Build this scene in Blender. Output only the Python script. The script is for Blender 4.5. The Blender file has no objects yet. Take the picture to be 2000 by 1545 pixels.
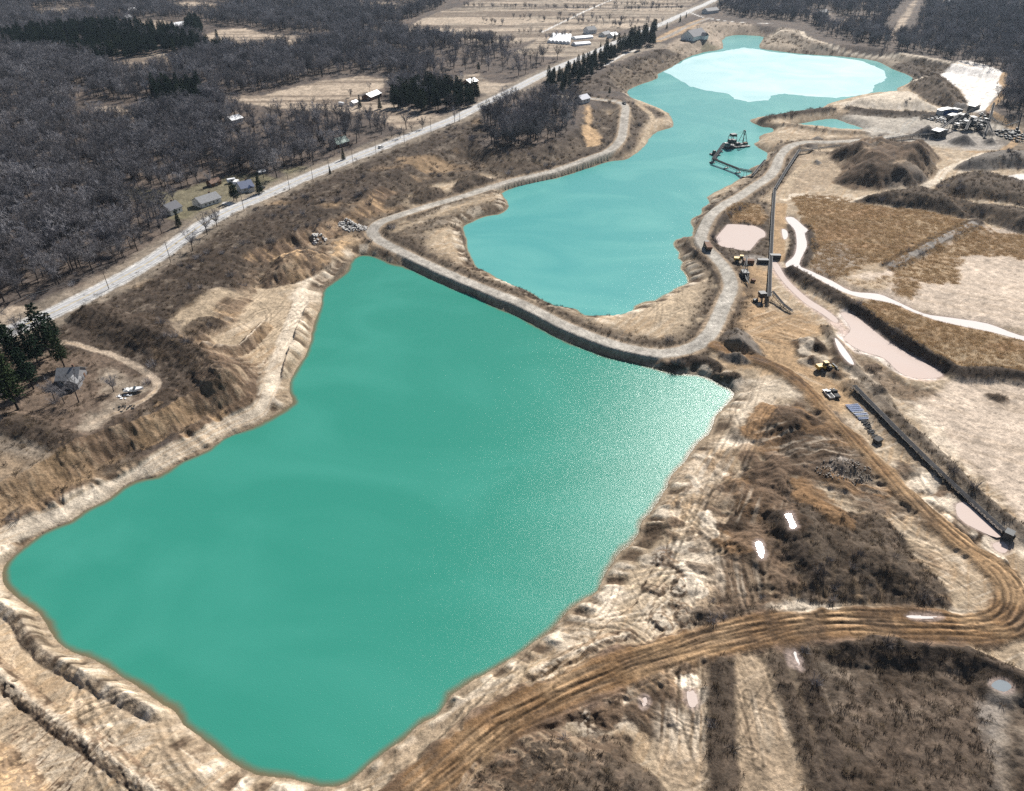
import bpy, math, random
import numpy as np
from mathutils import Vector, Matrix
R_ = math.radians
random.seed(7); RNG = np.random.default_rng(11)
SC = bpy.context.scene
COL = SC.collection

# ------------------------------------------------------------------ camera, sky, sun, exposure
CAM_H, PITCH, FPX = 150.0, R_(35.0), 1389.0          # height above the lakes, pitch below the horizon, focal length for a 2000 px wide frame
cam_d = bpy.data.cameras.new('camera'); cam = bpy.data.objects.new('camera', cam_d); COL.objects.link(cam)
cam.location = (0, 0, CAM_H); cam.rotation_euler = (R_(90) - PITCH, 0, 0)
cam_d.sensor_width = 36.0; cam_d.lens = 36.0 * FPX / 2000.0
cam_d.clip_start = 1.0; cam_d.clip_end = 20000.0
SC.camera = cam
SUN_AZ, SUN_EL = R_(27.0), R_(40.0)                   # azimuth clockwise from +Y (ahead, to the right), elevation
world = bpy.data.worlds.new('World'); SC.world = world; world.use_nodes = True
nt = world.node_tree; nt.nodes.clear()
sky = nt.nodes.new('ShaderNodeTexSky'); sky.sky_type = 'NISHITA'; sky.sun_disc = False
sky.sun_elevation = SUN_EL; sky.sun_rotation = SUN_AZ; sky.altitude = 250; sky.air_density = 1.0; sky.dust_density = 1.4; sky.ozone_density = 1.0
bg = nt.nodes.new('ShaderNodeBackground'); bg.inputs['Strength'].default_value = 0.05
wo = nt.nodes.new('ShaderNodeOutputWorld')
nt.links.new(sky.outputs[0], bg.inputs[0]); nt.links.new(bg.outputs[0], wo.inputs[0])
sun_d = bpy.data.lights.new('sun', 'SUN'); sun_d.energy = 5.0; sun_d.angle = R_(0.53); sun_d.color = (1.0, 0.95, 0.88)
sun = bpy.data.objects.new('sun', sun_d); COL.objects.link(sun)
sdir = Vector((math.sin(SUN_AZ) * math.cos(SUN_EL), math.cos(SUN_AZ) * math.cos(SUN_EL), math.sin(SUN_EL)))
sun.rotation_euler = sdir.to_track_quat('Z', 'Y').to_euler()
SC.view_settings.view_transform = 'Standard'; SC.view_settings.look = 'None'
SC.view_settings.exposure = 0.6; SC.view_settings.gamma = 1.0; SC.view_settings.use_curve_mapping = False

SC.cycles.use_denoising = False; SC.render.filter_size = 0.9
# ------------------------------------------------------------------ helpers: survey points, noise, distances
def un(px, py, z=0.0):
    """the point of the level z that was surveyed at this place of the photograph"""
    u = (px - 1000.0) / FPX; v = (772.5 - py) / FPX
    dy = math.cos(PITCH) + v * math.sin(PITCH); dz = -math.sin(PITCH) + v * math.cos(PITCH)
    t = (z - CAM_H) / dz
    return (u * t, dy * t)
def pts(L, z=0.0): return np.array([un(p[0], p[1], z) for p in L], dtype=np.float64)
def smooth(P, n=3, closed=True):
    P = np.asarray(P); m = len(P); out = []
    for i in range(m if closed else m - 1):
        if closed: a, b, c, d = P[(i - 1) % m], P[i], P[(i + 1) % m], P[(i + 2) % m]
        else: a, b, c, d = P[max(i - 1, 0)], P[i], P[i + 1], P[min(i + 2, m - 1)]
        for k in range(n):
            t = k / n
            out.append(0.5 * ((2 * b) + (c - a) * t + (2 * a - 5 * b + 4 * c - d) * t * t + (3 * b - a - 3 * c + d) * t ** 3))
    if not closed: out.append(P[-1])
    return np.array(out)
def sst(a, b, x):
    t = np.clip((x - a) / (b - a), 0, 1); return t * t * (3 - 2 * t)
_T = RNG.random((16, 257, 257)).astype(np.float32)
_T[:, 256] = _T[:, 0]; _T[:, :, 256] = _T[:, :, 0]
_T = np.ascontiguousarray(_T)
def vnoise(x, y, s=0):
    x = np.asarray(x, np.float32); y = np.asarray(y, np.float32)
    fx = np.floor(x); fy = np.floor(y); tx = x - fx; ty = y - fy
    tx = tx * tx * (3 - 2 * tx); ty = ty * ty * (3 - 2 * ty)
    ix = fx.astype(np.int32) + (s * 57) & 255; iy = fy.astype(np.int32) + (s * 91) & 255
    T = _T[s % 16].reshape(-1); k = iy * 257 + ix
    a = T[k]; b = T[k + 1]; c = T[k + 257]; d = T[k + 258]
    a += (b - a) * tx; c += (d - c) * tx; a += (c - a) * ty
    return a                                                                   # 0..1
def fbm(x, y, scale, oct=4, s=0, gain=0.5):
    o = 0; a = 1; t = 0
    for k in range(oct):
        c, sn = math.cos(0.6 * k), math.sin(0.6 * k)
        o = o + a * vnoise((c * x - sn * y) / scale + 17 * k, (sn * x + c * y) / scale - 9 * k, s + k); t += a; a *= gain; scale *= 0.5
    return o / t * 2 - 1                                                       # -1..1
def streak(x, y, ang, across, along, s=0, oct=3):
    c, sn = math.cos(ang), math.sin(ang)
    return fbm((c * x + sn * y) / along * across, -sn * x + c * y, across, oct, s)
def seg_dist(P, X, Y, closed):
    """distance to a polyline, arc length of the nearest point, inside flag"""
    n = len(P); D = np.full(X.shape, 1e9, np.float32); S = np.zeros(X.shape, np.float32); ins = np.zeros(X.shape, bool); L = 0.0
    for i in range(n if closed else n - 1):
        ax, ay = P[i]; bx, by = P[(i + 1) % n]; ex, ey = bx - ax, by - ay; l2 = ex * ex + ey * ey
        if l2 < 1e-9: continue
        t = np.clip(((X - ax) * ex + (Y - ay) * ey) / l2, 0, 1)
        d = (X - ax - t * ex) ** 2 + (Y - ay - t * ey) ** 2
        m = d < D; D[m] = d[m]; l = math.sqrt(l2); S[m] = L + t[m] * l; L += l
        if closed:
            c = (ay > Y) != (by > Y)
            if c.any(): ins ^= c & (X < (bx - ax) * (Y - ay) / ((by - ay) if by != ay else 1e-9) + ax)
    return np.sqrt(D), S, ins

# the ground grid: rows get farther apart with distance, columns fan out
NR, NC = 980, 1120
rows = [un(1000, p, 6.0)[1] for p in np.linspace(1660, -70, NR)]
y = rows[-1]
while y < 9000: y *= 1.12; rows.append(y)
rows = [-400, -250, -150, -90, -50, -20, 0, 12, 22, 30] + [r for r in np.linspace(36, rows[0] - 1.5, 10)] + rows
rows = np.array(rows); NR = len(rows)
def half_width(y): return 1.2 * (56 + 0.64 * np.maximum(y, 20.0))
wid = half_width(rows)
_out = np.array([1.012, 1.026, 1.042, 1.06, 1.08, 1.105, 1.135, 1.17, 1.21, 1.26, 1.32, 1.4, 1.5, 1.65, 1.85, 2.1, 2.5, 3.2, 4.5])
sc_ = np.r_[-_out[::-1], np.linspace(-1, 1, NC), _out]; NC = len(sc_)
GX = (wid[:, None] * sc_[None, :]).astype(np.float32); GY = np.repeat(rows[:, None], NC, 1).astype(np.float32)
hr = np.r_[0:NR:2]; hc = np.r_[0:NC:2]
if hr[-1] != NR - 1: hr = np.r_[hr, NR - 1]
if hc[-1] != NC - 1: hc = np.r_[hc, NC - 1]
HX = GX[np.ix_(hr, hc)]; HY = GY[np.ix_(hr, hc)]
def upsample(A):
    r = np.arange(NR); j = np.clip(np.searchsorted(hr, r, 'right') - 1, 0, len(hr) - 2)
    t = ((r - hr[j]) / (hr[j + 1] - hr[j])).astype(np.float32)[:, None]
    B = A[j] * (1 - t) + A[j + 1] * t
    c = np.arange(NC); j = np.clip(np.searchsorted(hc, c, 'right') - 1, 0, len(hc) - 2)
    t = ((c - hc[j]) / (hc[j + 1] - hc[j])).astype(np.float32)[None, :]
    return B[:, j] * (1 - t) + B[:, j + 1] * t
def field(P, closed=True, margin=60.0, full=False):
    """signed distance (inside positive for a closed outline; minus distance for a line) and arc length, over the grid"""
    P = np.asarray(P); lo = P.min(0) - margin; hi = P.max(0) + margin
    m = (HX > lo[0]) & (HX < hi[0]) & (HY > lo[1]) & (HY < hi[1])
    D = np.full(HX.shape, -margin, np.float32); S = np.zeros(HX.shape, np.float32)
    if m.any():
        d, s, ins = seg_dist(P, HX[m], HY[m], closed)
        D[m] = np.where(ins, d, -d); S[m] = s
    return upsample(D), upsample(S)
def sub(P, closed=True, margin=25.0):
    """the same over just the block of the grid round the outline: rows, columns, distance, arc length"""
    P = np.asarray(P); lo = P.min(0) - margin; hi = P.max(0) + margin
    r0 = max(int(np.searchsorted(rows, lo[1])) - 1, 0); r1 = min(int(np.searchsorted(rows, hi[1])) + 1, NR)
    if r1 - r0 < 2: r1 = min(r0 + 2, NR); r0 = r1 - 2
    w0, w1 = wid[r0], wid[r1 - 1]
    a = min(lo[0] / w0, lo[0] / w1); b = max(hi[0] / w0, hi[0] / w1)
    c0 = int(np.clip(np.searchsorted(sc_, a) - 1, 0, NC - 2)); c1 = int(np.clip(np.searchsorted(sc_, b) + 1, c0 + 2, NC))
    sl = (slice(r0, r1), slice(c0, c1)); X = GX[sl]; Y = GY[sl]
    if X.size > 60000:
        D, S = field(P, closed, margin); return sl, D[sl], S[sl]
    d, s, ins = seg_dist(P.astype(np.float32), X, Y, closed)
    return sl, np.where(ins, d, -d), s
def row_of(y): return np.interp(y, rows, np.arange(NR))
def sample(A, x, y):
    x = np.asarray(x, np.float64); y = np.asarray(y, np.float64)
    r = np.clip(row_of(y), 0, NR - 1.001); w = half_width(y); c = np.clip(np.interp(x / w, sc_, np.arange(NC)), 0, NC - 1.001)
    i = r.astype(int); j = c.astype(int); fr = r - i; fc = c - j
    return (A[i, j] * (1 - fr) * (1 - fc) + A[i + 1, j] * fr * (1 - fc) + A[i, j + 1] * (1 - fr) * fc + A[i + 1, j + 1] * fr * fc)

# ------------------------------------------------------------------ survey of the pit (photo places, levels in metres above the lakes)
PL = 9.5                                               # level of the old ground round the pit
LAKE1 = [(699,500),(722,499),(745,506),(757,513),(790,520),(825,536),(860,553),(890,566),(930,580),(975,603),(1000,612),(1040,632),(1090,660),(1140,680),(1190,697),(1240,707),(1265,715),(1290,723),(1325,731),(1360,732),(1390,742),(1415,755),(1432,768),
 (1425,785),(1410,800),(1396,815),(1386,845),(1365,862),(1350,885),(1335,905),(1312,930),(1300,955),(1285,980),(1268,1005),(1253,1020),(1250,1040),(1235,1060),(1215,1075),(1200,1095),(1180,1125),(1168,1155),(1140,1170),(1115,1190),(1095,1212),(1075,1235),(1050,1250),(1015,1275),(990,1292),(960,1310),(930,1325),(905,1340),(880,1358),(868,1378),(855,1395),(830,1410),(810,1425),(790,1445),(755,1470),(720,1495),(690,1520),(665,1533),(630,1536),(600,1530),
 (545,1520),(500,1512),(470,1498),(440,1480),(420,1460),(395,1440),(360,1412),(345,1390),(320,1375),(290,1355),(260,1335),(235,1318),(205,1297),(170,1282),(140,1275),(115,1258),(95,1230),(82,1205),(60,1185),(35,1168),(12,1150),(3,1133),(6,1112),(15,1098),(38,1077),(83,1043),(136,1019),(162,1000),(187,987),(215,974),(240,952),(268,939),(308,930),(341,911),(374,894),(409,879),(439,857),(467,846),(500,833),(538,810),(563,794),(572,785),
 (567,769),(567,743),(583,716),(598,695),(608,665),(614,630),(626,602),(631,572),(641,560),(661,544),(677,531),(687,511)]
LAKE2 = [(903,444),(911,468),(909,481),(919,501),(929,524),(954,534),(975,547),(1000,558),(1030,569),(1058,587),(1088,600),(1121,605),(1141,617),(1187,618),(1215,615),(1236,608),(1242,600),(1265,590),(1280,588),(1298,577),(1323,563),(1346,552),(1338,531),(1331,526),(1334,511),(1327,505),(1328,494),(1318,483),(1318,473),(1331,466),(1351,463),(1355,448),(1352,428),(1371,418),(1372,405),(1386,398),(1382,385),
 (1397,376),(1414,368),(1434,357),(1452,347),(1466,341),(1472,335),(1462,329),(1485,322),(1497,312),(1498,298),(1480,289),(1476,280),(1486,272),(1480,266),(1500,262),(1513,257),(1508,250),(1485,247),(1467,237),(1476,231),(1500,230),(1525,225),(1550,220),(1596,215),(1614,205),(1641,197),(1677,188),(1710,184),(1752,180),(1752,174),(1765,167),(1785,154),(1768,144),(1742,134),(1717,121),(1682,114),(1626,109),(1563,105),(1500,97),
 (1482,93),(1487,83),(1492,72),(1467,69),(1429,69),(1414,74),(1409,83),(1411,96),(1379,101),(1348,110),(1323,124),(1298,138),(1283,145),(1283,154),(1252,164),(1232,172),(1225,182),(1237,194),(1260,202),(1285,212),(1305,222),(1313,246),(1285,255),(1267,270),(1262,283),(1240,300),(1220,312),(1192,315),(1151,328),(1109,341),(1083,348),(1045,356),(1000,367),(977,378),(991,395),(989,408),(972,418),(942,423),(924,433)]
POND = [(1543,244),(1575,239),(1616,232),(1634,233),(1656,241),(1687,251),(1684,256),(1636,255),(1601,250),(1566,247)]
ICE = [(1296,140),(1318,151),(1348,169),(1379,177),(1424,184),(1434,193),(1462,199),(1500,196),(1506,187),(1533,183),(1576,188),(1626,191),(1656,189),(1692,184),(1704,179),(1707,167),(1725,159),(1731,151),(1727,139),(1707,129),(1682,119),(1626,111),(1563,107),(1500,100),(1480,96),(1454,93),(1429,97),(1409,101),(1379,104),(1348,113),(1323,126)]
PIT = [(-500,1250),(-120,1040),(0,975),(75,928),(126,912),(177,895),(215,872),(278,847),(353,800),(404,772),(438,752),(440,735),(415,705),(365,682),(335,662),(348,642),(380,615),(404,594),(429,562),(440,525),(470,492),(540,462),(600,442),(650,420),(700,395),(722,368),(760,345),(800,322),(850,297),(890,282),(925,280),(975,292),(1050,292),(1105,265),(1135,240),(1143,216),(1160,204),(1205,196),(1218,180),(1195,158),(1180,145),(1200,128),(1260,108),(1300,98),(1325,90),(1345,86),(1372,88),(1395,74),(1412,62),(1440,58),(1500,60),(1556,70),(1600,88),(1680,96),(1750,104),(1800,111),(1850,120),(1880,128),(1940,140),(1966,150),(1962,170),(1945,200),(1932,216),(1965,223),(2100,235),(2500,300),(3400,900),(3000,2100),(1000,1950),(-900,1900)]
HAUL = [(1057,180,9.5),(1100,188,9.5),(1141,191,9.3),(1190,197,9),(1215,201,8.6),(1222,210,8),(1220,227,7.3),(1217,252,6.4),(1212,273,5.7),(1192,293,5),(1161,305,4.6),(1126,319,4),(1076,336,3.0),(1000,353,3.0),(916,380,3.0),(853,398,3.0),(803,413,5),(752,430,5),(735,440,5),(727,451,4),(735,465,3.0),(760,480,3.0),(803,501,3.0),(853,525,3.0),(904,547,3.0),(954,568,3.0),(1000,585,3.0),(1050,609,3.0),(1101,635,3.0),(1151,656,3.0),(1202,674,3.0),(1252,686,3.0),(1290,690,3.0),(1328,686,3.0),(1361,674,4),(1384,655,5),(1399,630,5),(1414,594,5),(1426,567,5),(1426,547,5),(1414,521,5),(1389,494,5),(1370,474,5),(1371,453,5),(1386,423,5),(1409,403,5),(1442,385,5),(1475,363,5),(1502,345,5),(1516,326,5),(1524,303,5),(1544,285,5),(1576,277,5),(1621,277,5),(1677,274,5),(1727,268,5),(1765,262,5)]
PAVED = [(-160,722),(0,653),(101,610),(177,573),(252,534),(303,504),(353,468),(404,433),(454,408),(500,388),(563,360),(626,334),(689,309),(752,284),(815,260),(879,235),(929,210),(1000,174),(1050,149),(1101,126),(1162,101),(1200,84),(1245,66),(1293,46),(1328,29),(1374,10),(1404,-4),(1440,-20),(1500,-45)]
DIRT = [(1400,672),(1440,690),(1480,700),(1520,716),(1552,738),(1588,772),(1620,805),(1651,838),(1683,870),(1715,901),(1746,934),(1778,967),(1810,997),(1841,1025),(1872,1052),(1904,1078),(1935,1100),(1958,1122),(1978,1150),(1985,1180),(1972,1207),(1945,1219),(1910,1222),(1879,1222),(1815,1218),(1752,1215),(1690,1212),(1626,1213),(1560,1218),(1500,1227),(1454,1235),(1379,1252),(1303,1275),(1227,1298),(1151,1327),(1076,1360),(1000,1397),(954,1428),(904,1470),(853,1512),(800,1556),(740,1610)]
TRACK_L = [(-140,1120),(0,1035),(70,1003),(120,985),(160,960),(220,930),(280,900),(330,872),(380,848),(430,820),(480,800),(505,785),(520,760),(530,730),(545,690),(560,650),(575,610),(590,575)]
# ridges and berms: line, level of the survey, height, half width, scrub cover
RIDGES = [
 ([(0,1180),(40,1205),(66,1248),(106,1286),(177,1324),(240,1356),(303,1389)],3,2.6,2.8,0),
 ([(-60,1270),(0,1320),(71,1380),(151,1438),(227,1490),(298,1546),(350,1585)],3,1.2,2.6,0),
 ([(170,612),(240,640),(300,665),(360,690),(404,708),(425,735)],PL,3.4,9,1),
 ([(10,825),(60,838),(110,858),(150,874)],PL,1.7,6,1),
 ([(412,690),(440,691),(470,682),(495,658),(515,638)],5,3.4,3.6,0),
 ([(590,602),(580,640),(562,690),(552,720)],3,2.6,5,0),
 ([(380,655),(400,640),(425,632)],6,2.0,5,0.6),
 ([(1538,529),(1583,556),(1651,592),(1710,630),(1760,665),(1803,696),(1850,722),(1879,733),(1940,733),(2000,742),(2090,760)],4,3.4,6,1),
 ([(1717,770),(1760,830),(1830,890),(1900,962),(1995,1040),(2080,1110)],4,2.2,4,0.55),
 ([(1614,640),(1628,672),(1660,715),(1717,770)],4,1.4,3,0.6),
 ([(1667,757),(1700,790),(1760,855),(1830,920),(1900,985),(1962,1045)],4,2.0,6,0.5),
 ([(1740,519),(1790,492),(1850,462),(1905,436)],4,2.2,6,0.9),
 ([(1545,440),(1552,462),(1553,485),(1540,508)],4,1.8,4,0.9),
 ([(1575,440),(1583,470),(1577,500),(1566,516)],4,1.5,4,0.9),
 ([(1560,285),(1600,298),(1632,296)],5,1.6,4,0.3),
 ([(1641,1261),(1700,1263),(1752,1267),(1853,1271),(1929,1301),(1992,1331),(2060,1370)],5,3.0,5,1),
 ([(1408,1285),(1408,1350),(1410,1420),(1410,1480),(1414,1560)],4,2.0,4.5,0.8),
 ([(1512,1290),(1545,1380),(1575,1470),(1600,1560)],4,0.9,3,0.7),
 ([(1560,1270),(1585,1350),(1615,1450),(1640,1545)],4,1.0,3,0.9),
 ([(1040,1306),(1100,1280),(1180,1250),(1230,1238)],5,1.0,2.2,0),
 ([(860,1395),(930,1345),(1000,1318)],4,.7,2.6,0.0),
 ([(1060,1382),(1180,1332),(1290,1290),(1370,1268)],5,0.7,2,0),
 ([(1340,1205),(1420,1196),(1500,1192)],5,1.2,3,0.4),
 ([(1520,1000),(1560,1060),(1600,1120)],8,0.8,3,1),
 ([(765,468),(800,486),(853,511),(904,533),(935,545),(985,566)],6,1.2,2.6,0.9),
 ([(1010,574),(1060,600),(1110,628),(1150,645),(1205,662),(1270,677),(1310,677),(1345,668),(1365,650),(1380,622)],6,1.1,2.4,0.75),
 ([(1385,640),(1398,604),(1408,575),(1408,548),(1395,522),(1372,498),(1352,474)],6,1.1,2.2,0.8),
 ([(1395,480),(1388,458),(1402,430),(1425,412),(1460,392)],6,1.3,3,0.9),
 ([(1225,716),(1300,708),(1350,700)],4,.7,3.5,0.9),
 ([(1360,700),(1385,702),(1400,712)],4,.8,3,0.9),
 ([(1398,724),(1440,731)],4,1.0,2.5,0.8),
 ([(1490,235),(1550,226),(1600,219),(1620,217)],3,2.4,6,0.9),
 ([(1480,238),(1520,244),(1560,250),(1620,261),(1690,263)],3,1.8,5,0.4),
 ([(1660,212),(1720,218),(1780,221),(1835,222)],5,2.6,7,0.9),
 ([(1500,100),(1563,108),(1626,112),(1690,118)],2,1.5,6,1),
 ([(690,505),(660,540),(635,560)],2,1.8,4,0.8),
 ([(905,450),(915,480),(925,515),(945,530)],1,1.3,4,0.9),
 ([(1010,560),(1050,584),(1085,597),(1125,604),(1150,612),(1180,615)],1,0.5,4,1),
]
# mounds: outline, survey level, height, run of the slope, scrub cover, colour, roughness of the top
MOUNDS = [
 ([(1616,306),(1632,292),(1669,276),(1701,269),(1738,281),(1770,285),(1816,290),(1841,309),(1823,322),(1837,327),(1816,347),(1788,368),(1747,368),(1701,369),(1669,370),(1639,359),(1623,352),(1646,329)],5,9,16,0.25,'earth',11),
 ([(1655,393),(1740,376),(1800,372),(1860,395),(1900,426),(1885,428),(1800,412),(1720,400)],4,5.5,10,1,'scrub',1),
 ([(1810,384),(1900,399),(2010,412),(2100,425),(2100,480),(2000,458),(1930,437),(1880,420)],4,5,12,1,'scrub',1),
 ([(1855,324),(1880,311),(1919,299),(2000,299),(2120,310),(2120,345),(2000,328),(1931,331),(1885,331)],5,5,10,0.55,'grey',1.5),
 ([(1823,366),(1839,350),(1885,337),(1931,335),(1958,347),(2080,370),(2080,412),(2000,400),(1954,391),(1885,387),(1839,381)],5,4.5,10,0.9,'scrub',1.5),
 ([(1768,163),(1798,155),(1841,154),(1873,172),(1889,197),(1886,211),(1853,211),(1815,199),(1793,184)],5,10,22,0.9,'scrub',2),
 ([(1637,206),(1660,196),(1700,187),(1760,183),(1792,185),(1797,197),(1850,218),(1800,217),(1700,214)],4,5,14,0.05,'pale',1),
 ([(1393,684),(1400,652),(1425,637),(1455,641),(1482,667),(1500,697),(1470,709),(1420,704)],5,5.5,11,0.25,'grey',1),
 ([(1556,668),(1570,655),(1600,655),(1625,680),(1622,690),(1590,686)],5,2.2,4,0.3,'mud',0.6),
 ([(1573,702),(1585,694),(1606,700),(1604,710),(1582,710)],5,2.2,4,0.2,'mud',0.4),
 ([(1604,716),(1625,708),(1645,716),(1649,736),(1620,734)],5,3.2,5,0.2,'mud',0.4),
 ([(1482,968),(1540,930),(1610,975),(1690,990),(1745,1010),(1785,1060),(1805,1090),(1872,1165),(1830,1188),(1700,1178),(1560,1164),(1520,1105),(1495,1040)],5.5,3.2,13,1,'scrub',2.2),
 ([(925,1515),(980,1462),(1000,1422),(1060,1412),(1140,1432),(1200,1427),(1250,1433),(1247,1482),(1292,1522),(1310,1640),(860,1640)],4,3.0,6,1,'scrub',1.2),
 ([(500,547),(540,502),(600,487),(640,492),(644,517),(592,542),(520,560)],5,6,13,1,'scrub',2),
 ([(878,366),(900,346),(930,341),(965,348),(976,353),(940,366),(900,373)],5,5.5,12,1,'scrub',1.5),
 ([(800,396),(810,371),(850,362),(872,373),(850,391)],5,5,11,1,'scrub',1.5),
 ([(-120,1490),(0,1452),(50,1490),(110,1556),(130,1640),(-160,1700)],3,3.5,8,0.1,'ochre',0.8),
 ([(1268,1078),(1290,1062),(1318,1070),(1322,1100),(1296,1110),(1272,1100)],4,2.6,7,0,'grey2',0.3),
 ([(1500,820),(1560,785),(1600,815),(1590,850),(1530,860)],5,2.2,6,0.1,'brown',0.8),
 ([(1590,900),(1640,885),(1690,905),(1680,930),(1620,925)],5,2.0,6,0.4,'grey2',0.6),
 ([(1110,1385),(1145,1375),(1195,1380),(1190,1415),(1150,1420),(1120,1405)],4,1.6,4,0,'mud',0.4),
 ([(1880,1035),(1905,1030),(1922,1050),(1915,1062),(1885,1058)],4,1.5,3,0.3,'mud',0.3),
 ([(1925,1095),(1950,1090),(1975,1110),(1960,1118)],4,1.4,3,0.3,'mud',0.3),
 ([(1690,716),(1712,711),(1722,722),(1706,730),(1692,726)],4,1.2,3,0.5,'mud',0.3),
 ([(1920,768),(1950,766),(1978,782),(1960,792),(1930,780)],4,1.4,3,0.6,'mud',0.3),
]
CONES = [(1809,262,23,8.5),(1880,277,26,7),(1933,277,14,4.5),(1597,269,11,2.5),(1594,315,11,2.5),(1880,211,18,5),(1967,293,10,3),(1926,259,18,4),(1575,281,22,3)]
PAL = {'sand': (.36,.285,.20), 'sand2': (.27,.205,.142), 'pale': (.54,.465,.37), 'white': (.75,.71,.66), 'brown': (.18,.108,.055), 'dirt': (.33,.225,.13), 'mud': (.052,.035,.023), 'earth': (.11,.075,.05),
 'scrub': (.06,.045,.034), 'floor': (.085,.07,.062), 'gravel': (.35,.325,.285), 'asphalt': (.36,.36,.36), 'field': (.34,.275,.21), 'field2': (.27,.225,.175), 'clay': (.46,.38,.305), 'pink': (.52,.41,.36),
 'reed': (.26,.18,.105), 'reed2': (.34,.26,.17), 'grey': (.13,.118,.107), 'grey2': (.26,.235,.21), 'lawn': (.15,.135,.085), 'litter': (.135,.10,.075), 'ochre': (.44,.30,.17), 'rust': (.30,.185,.105), 'concrete': (.55,.53,.50)}
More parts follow.
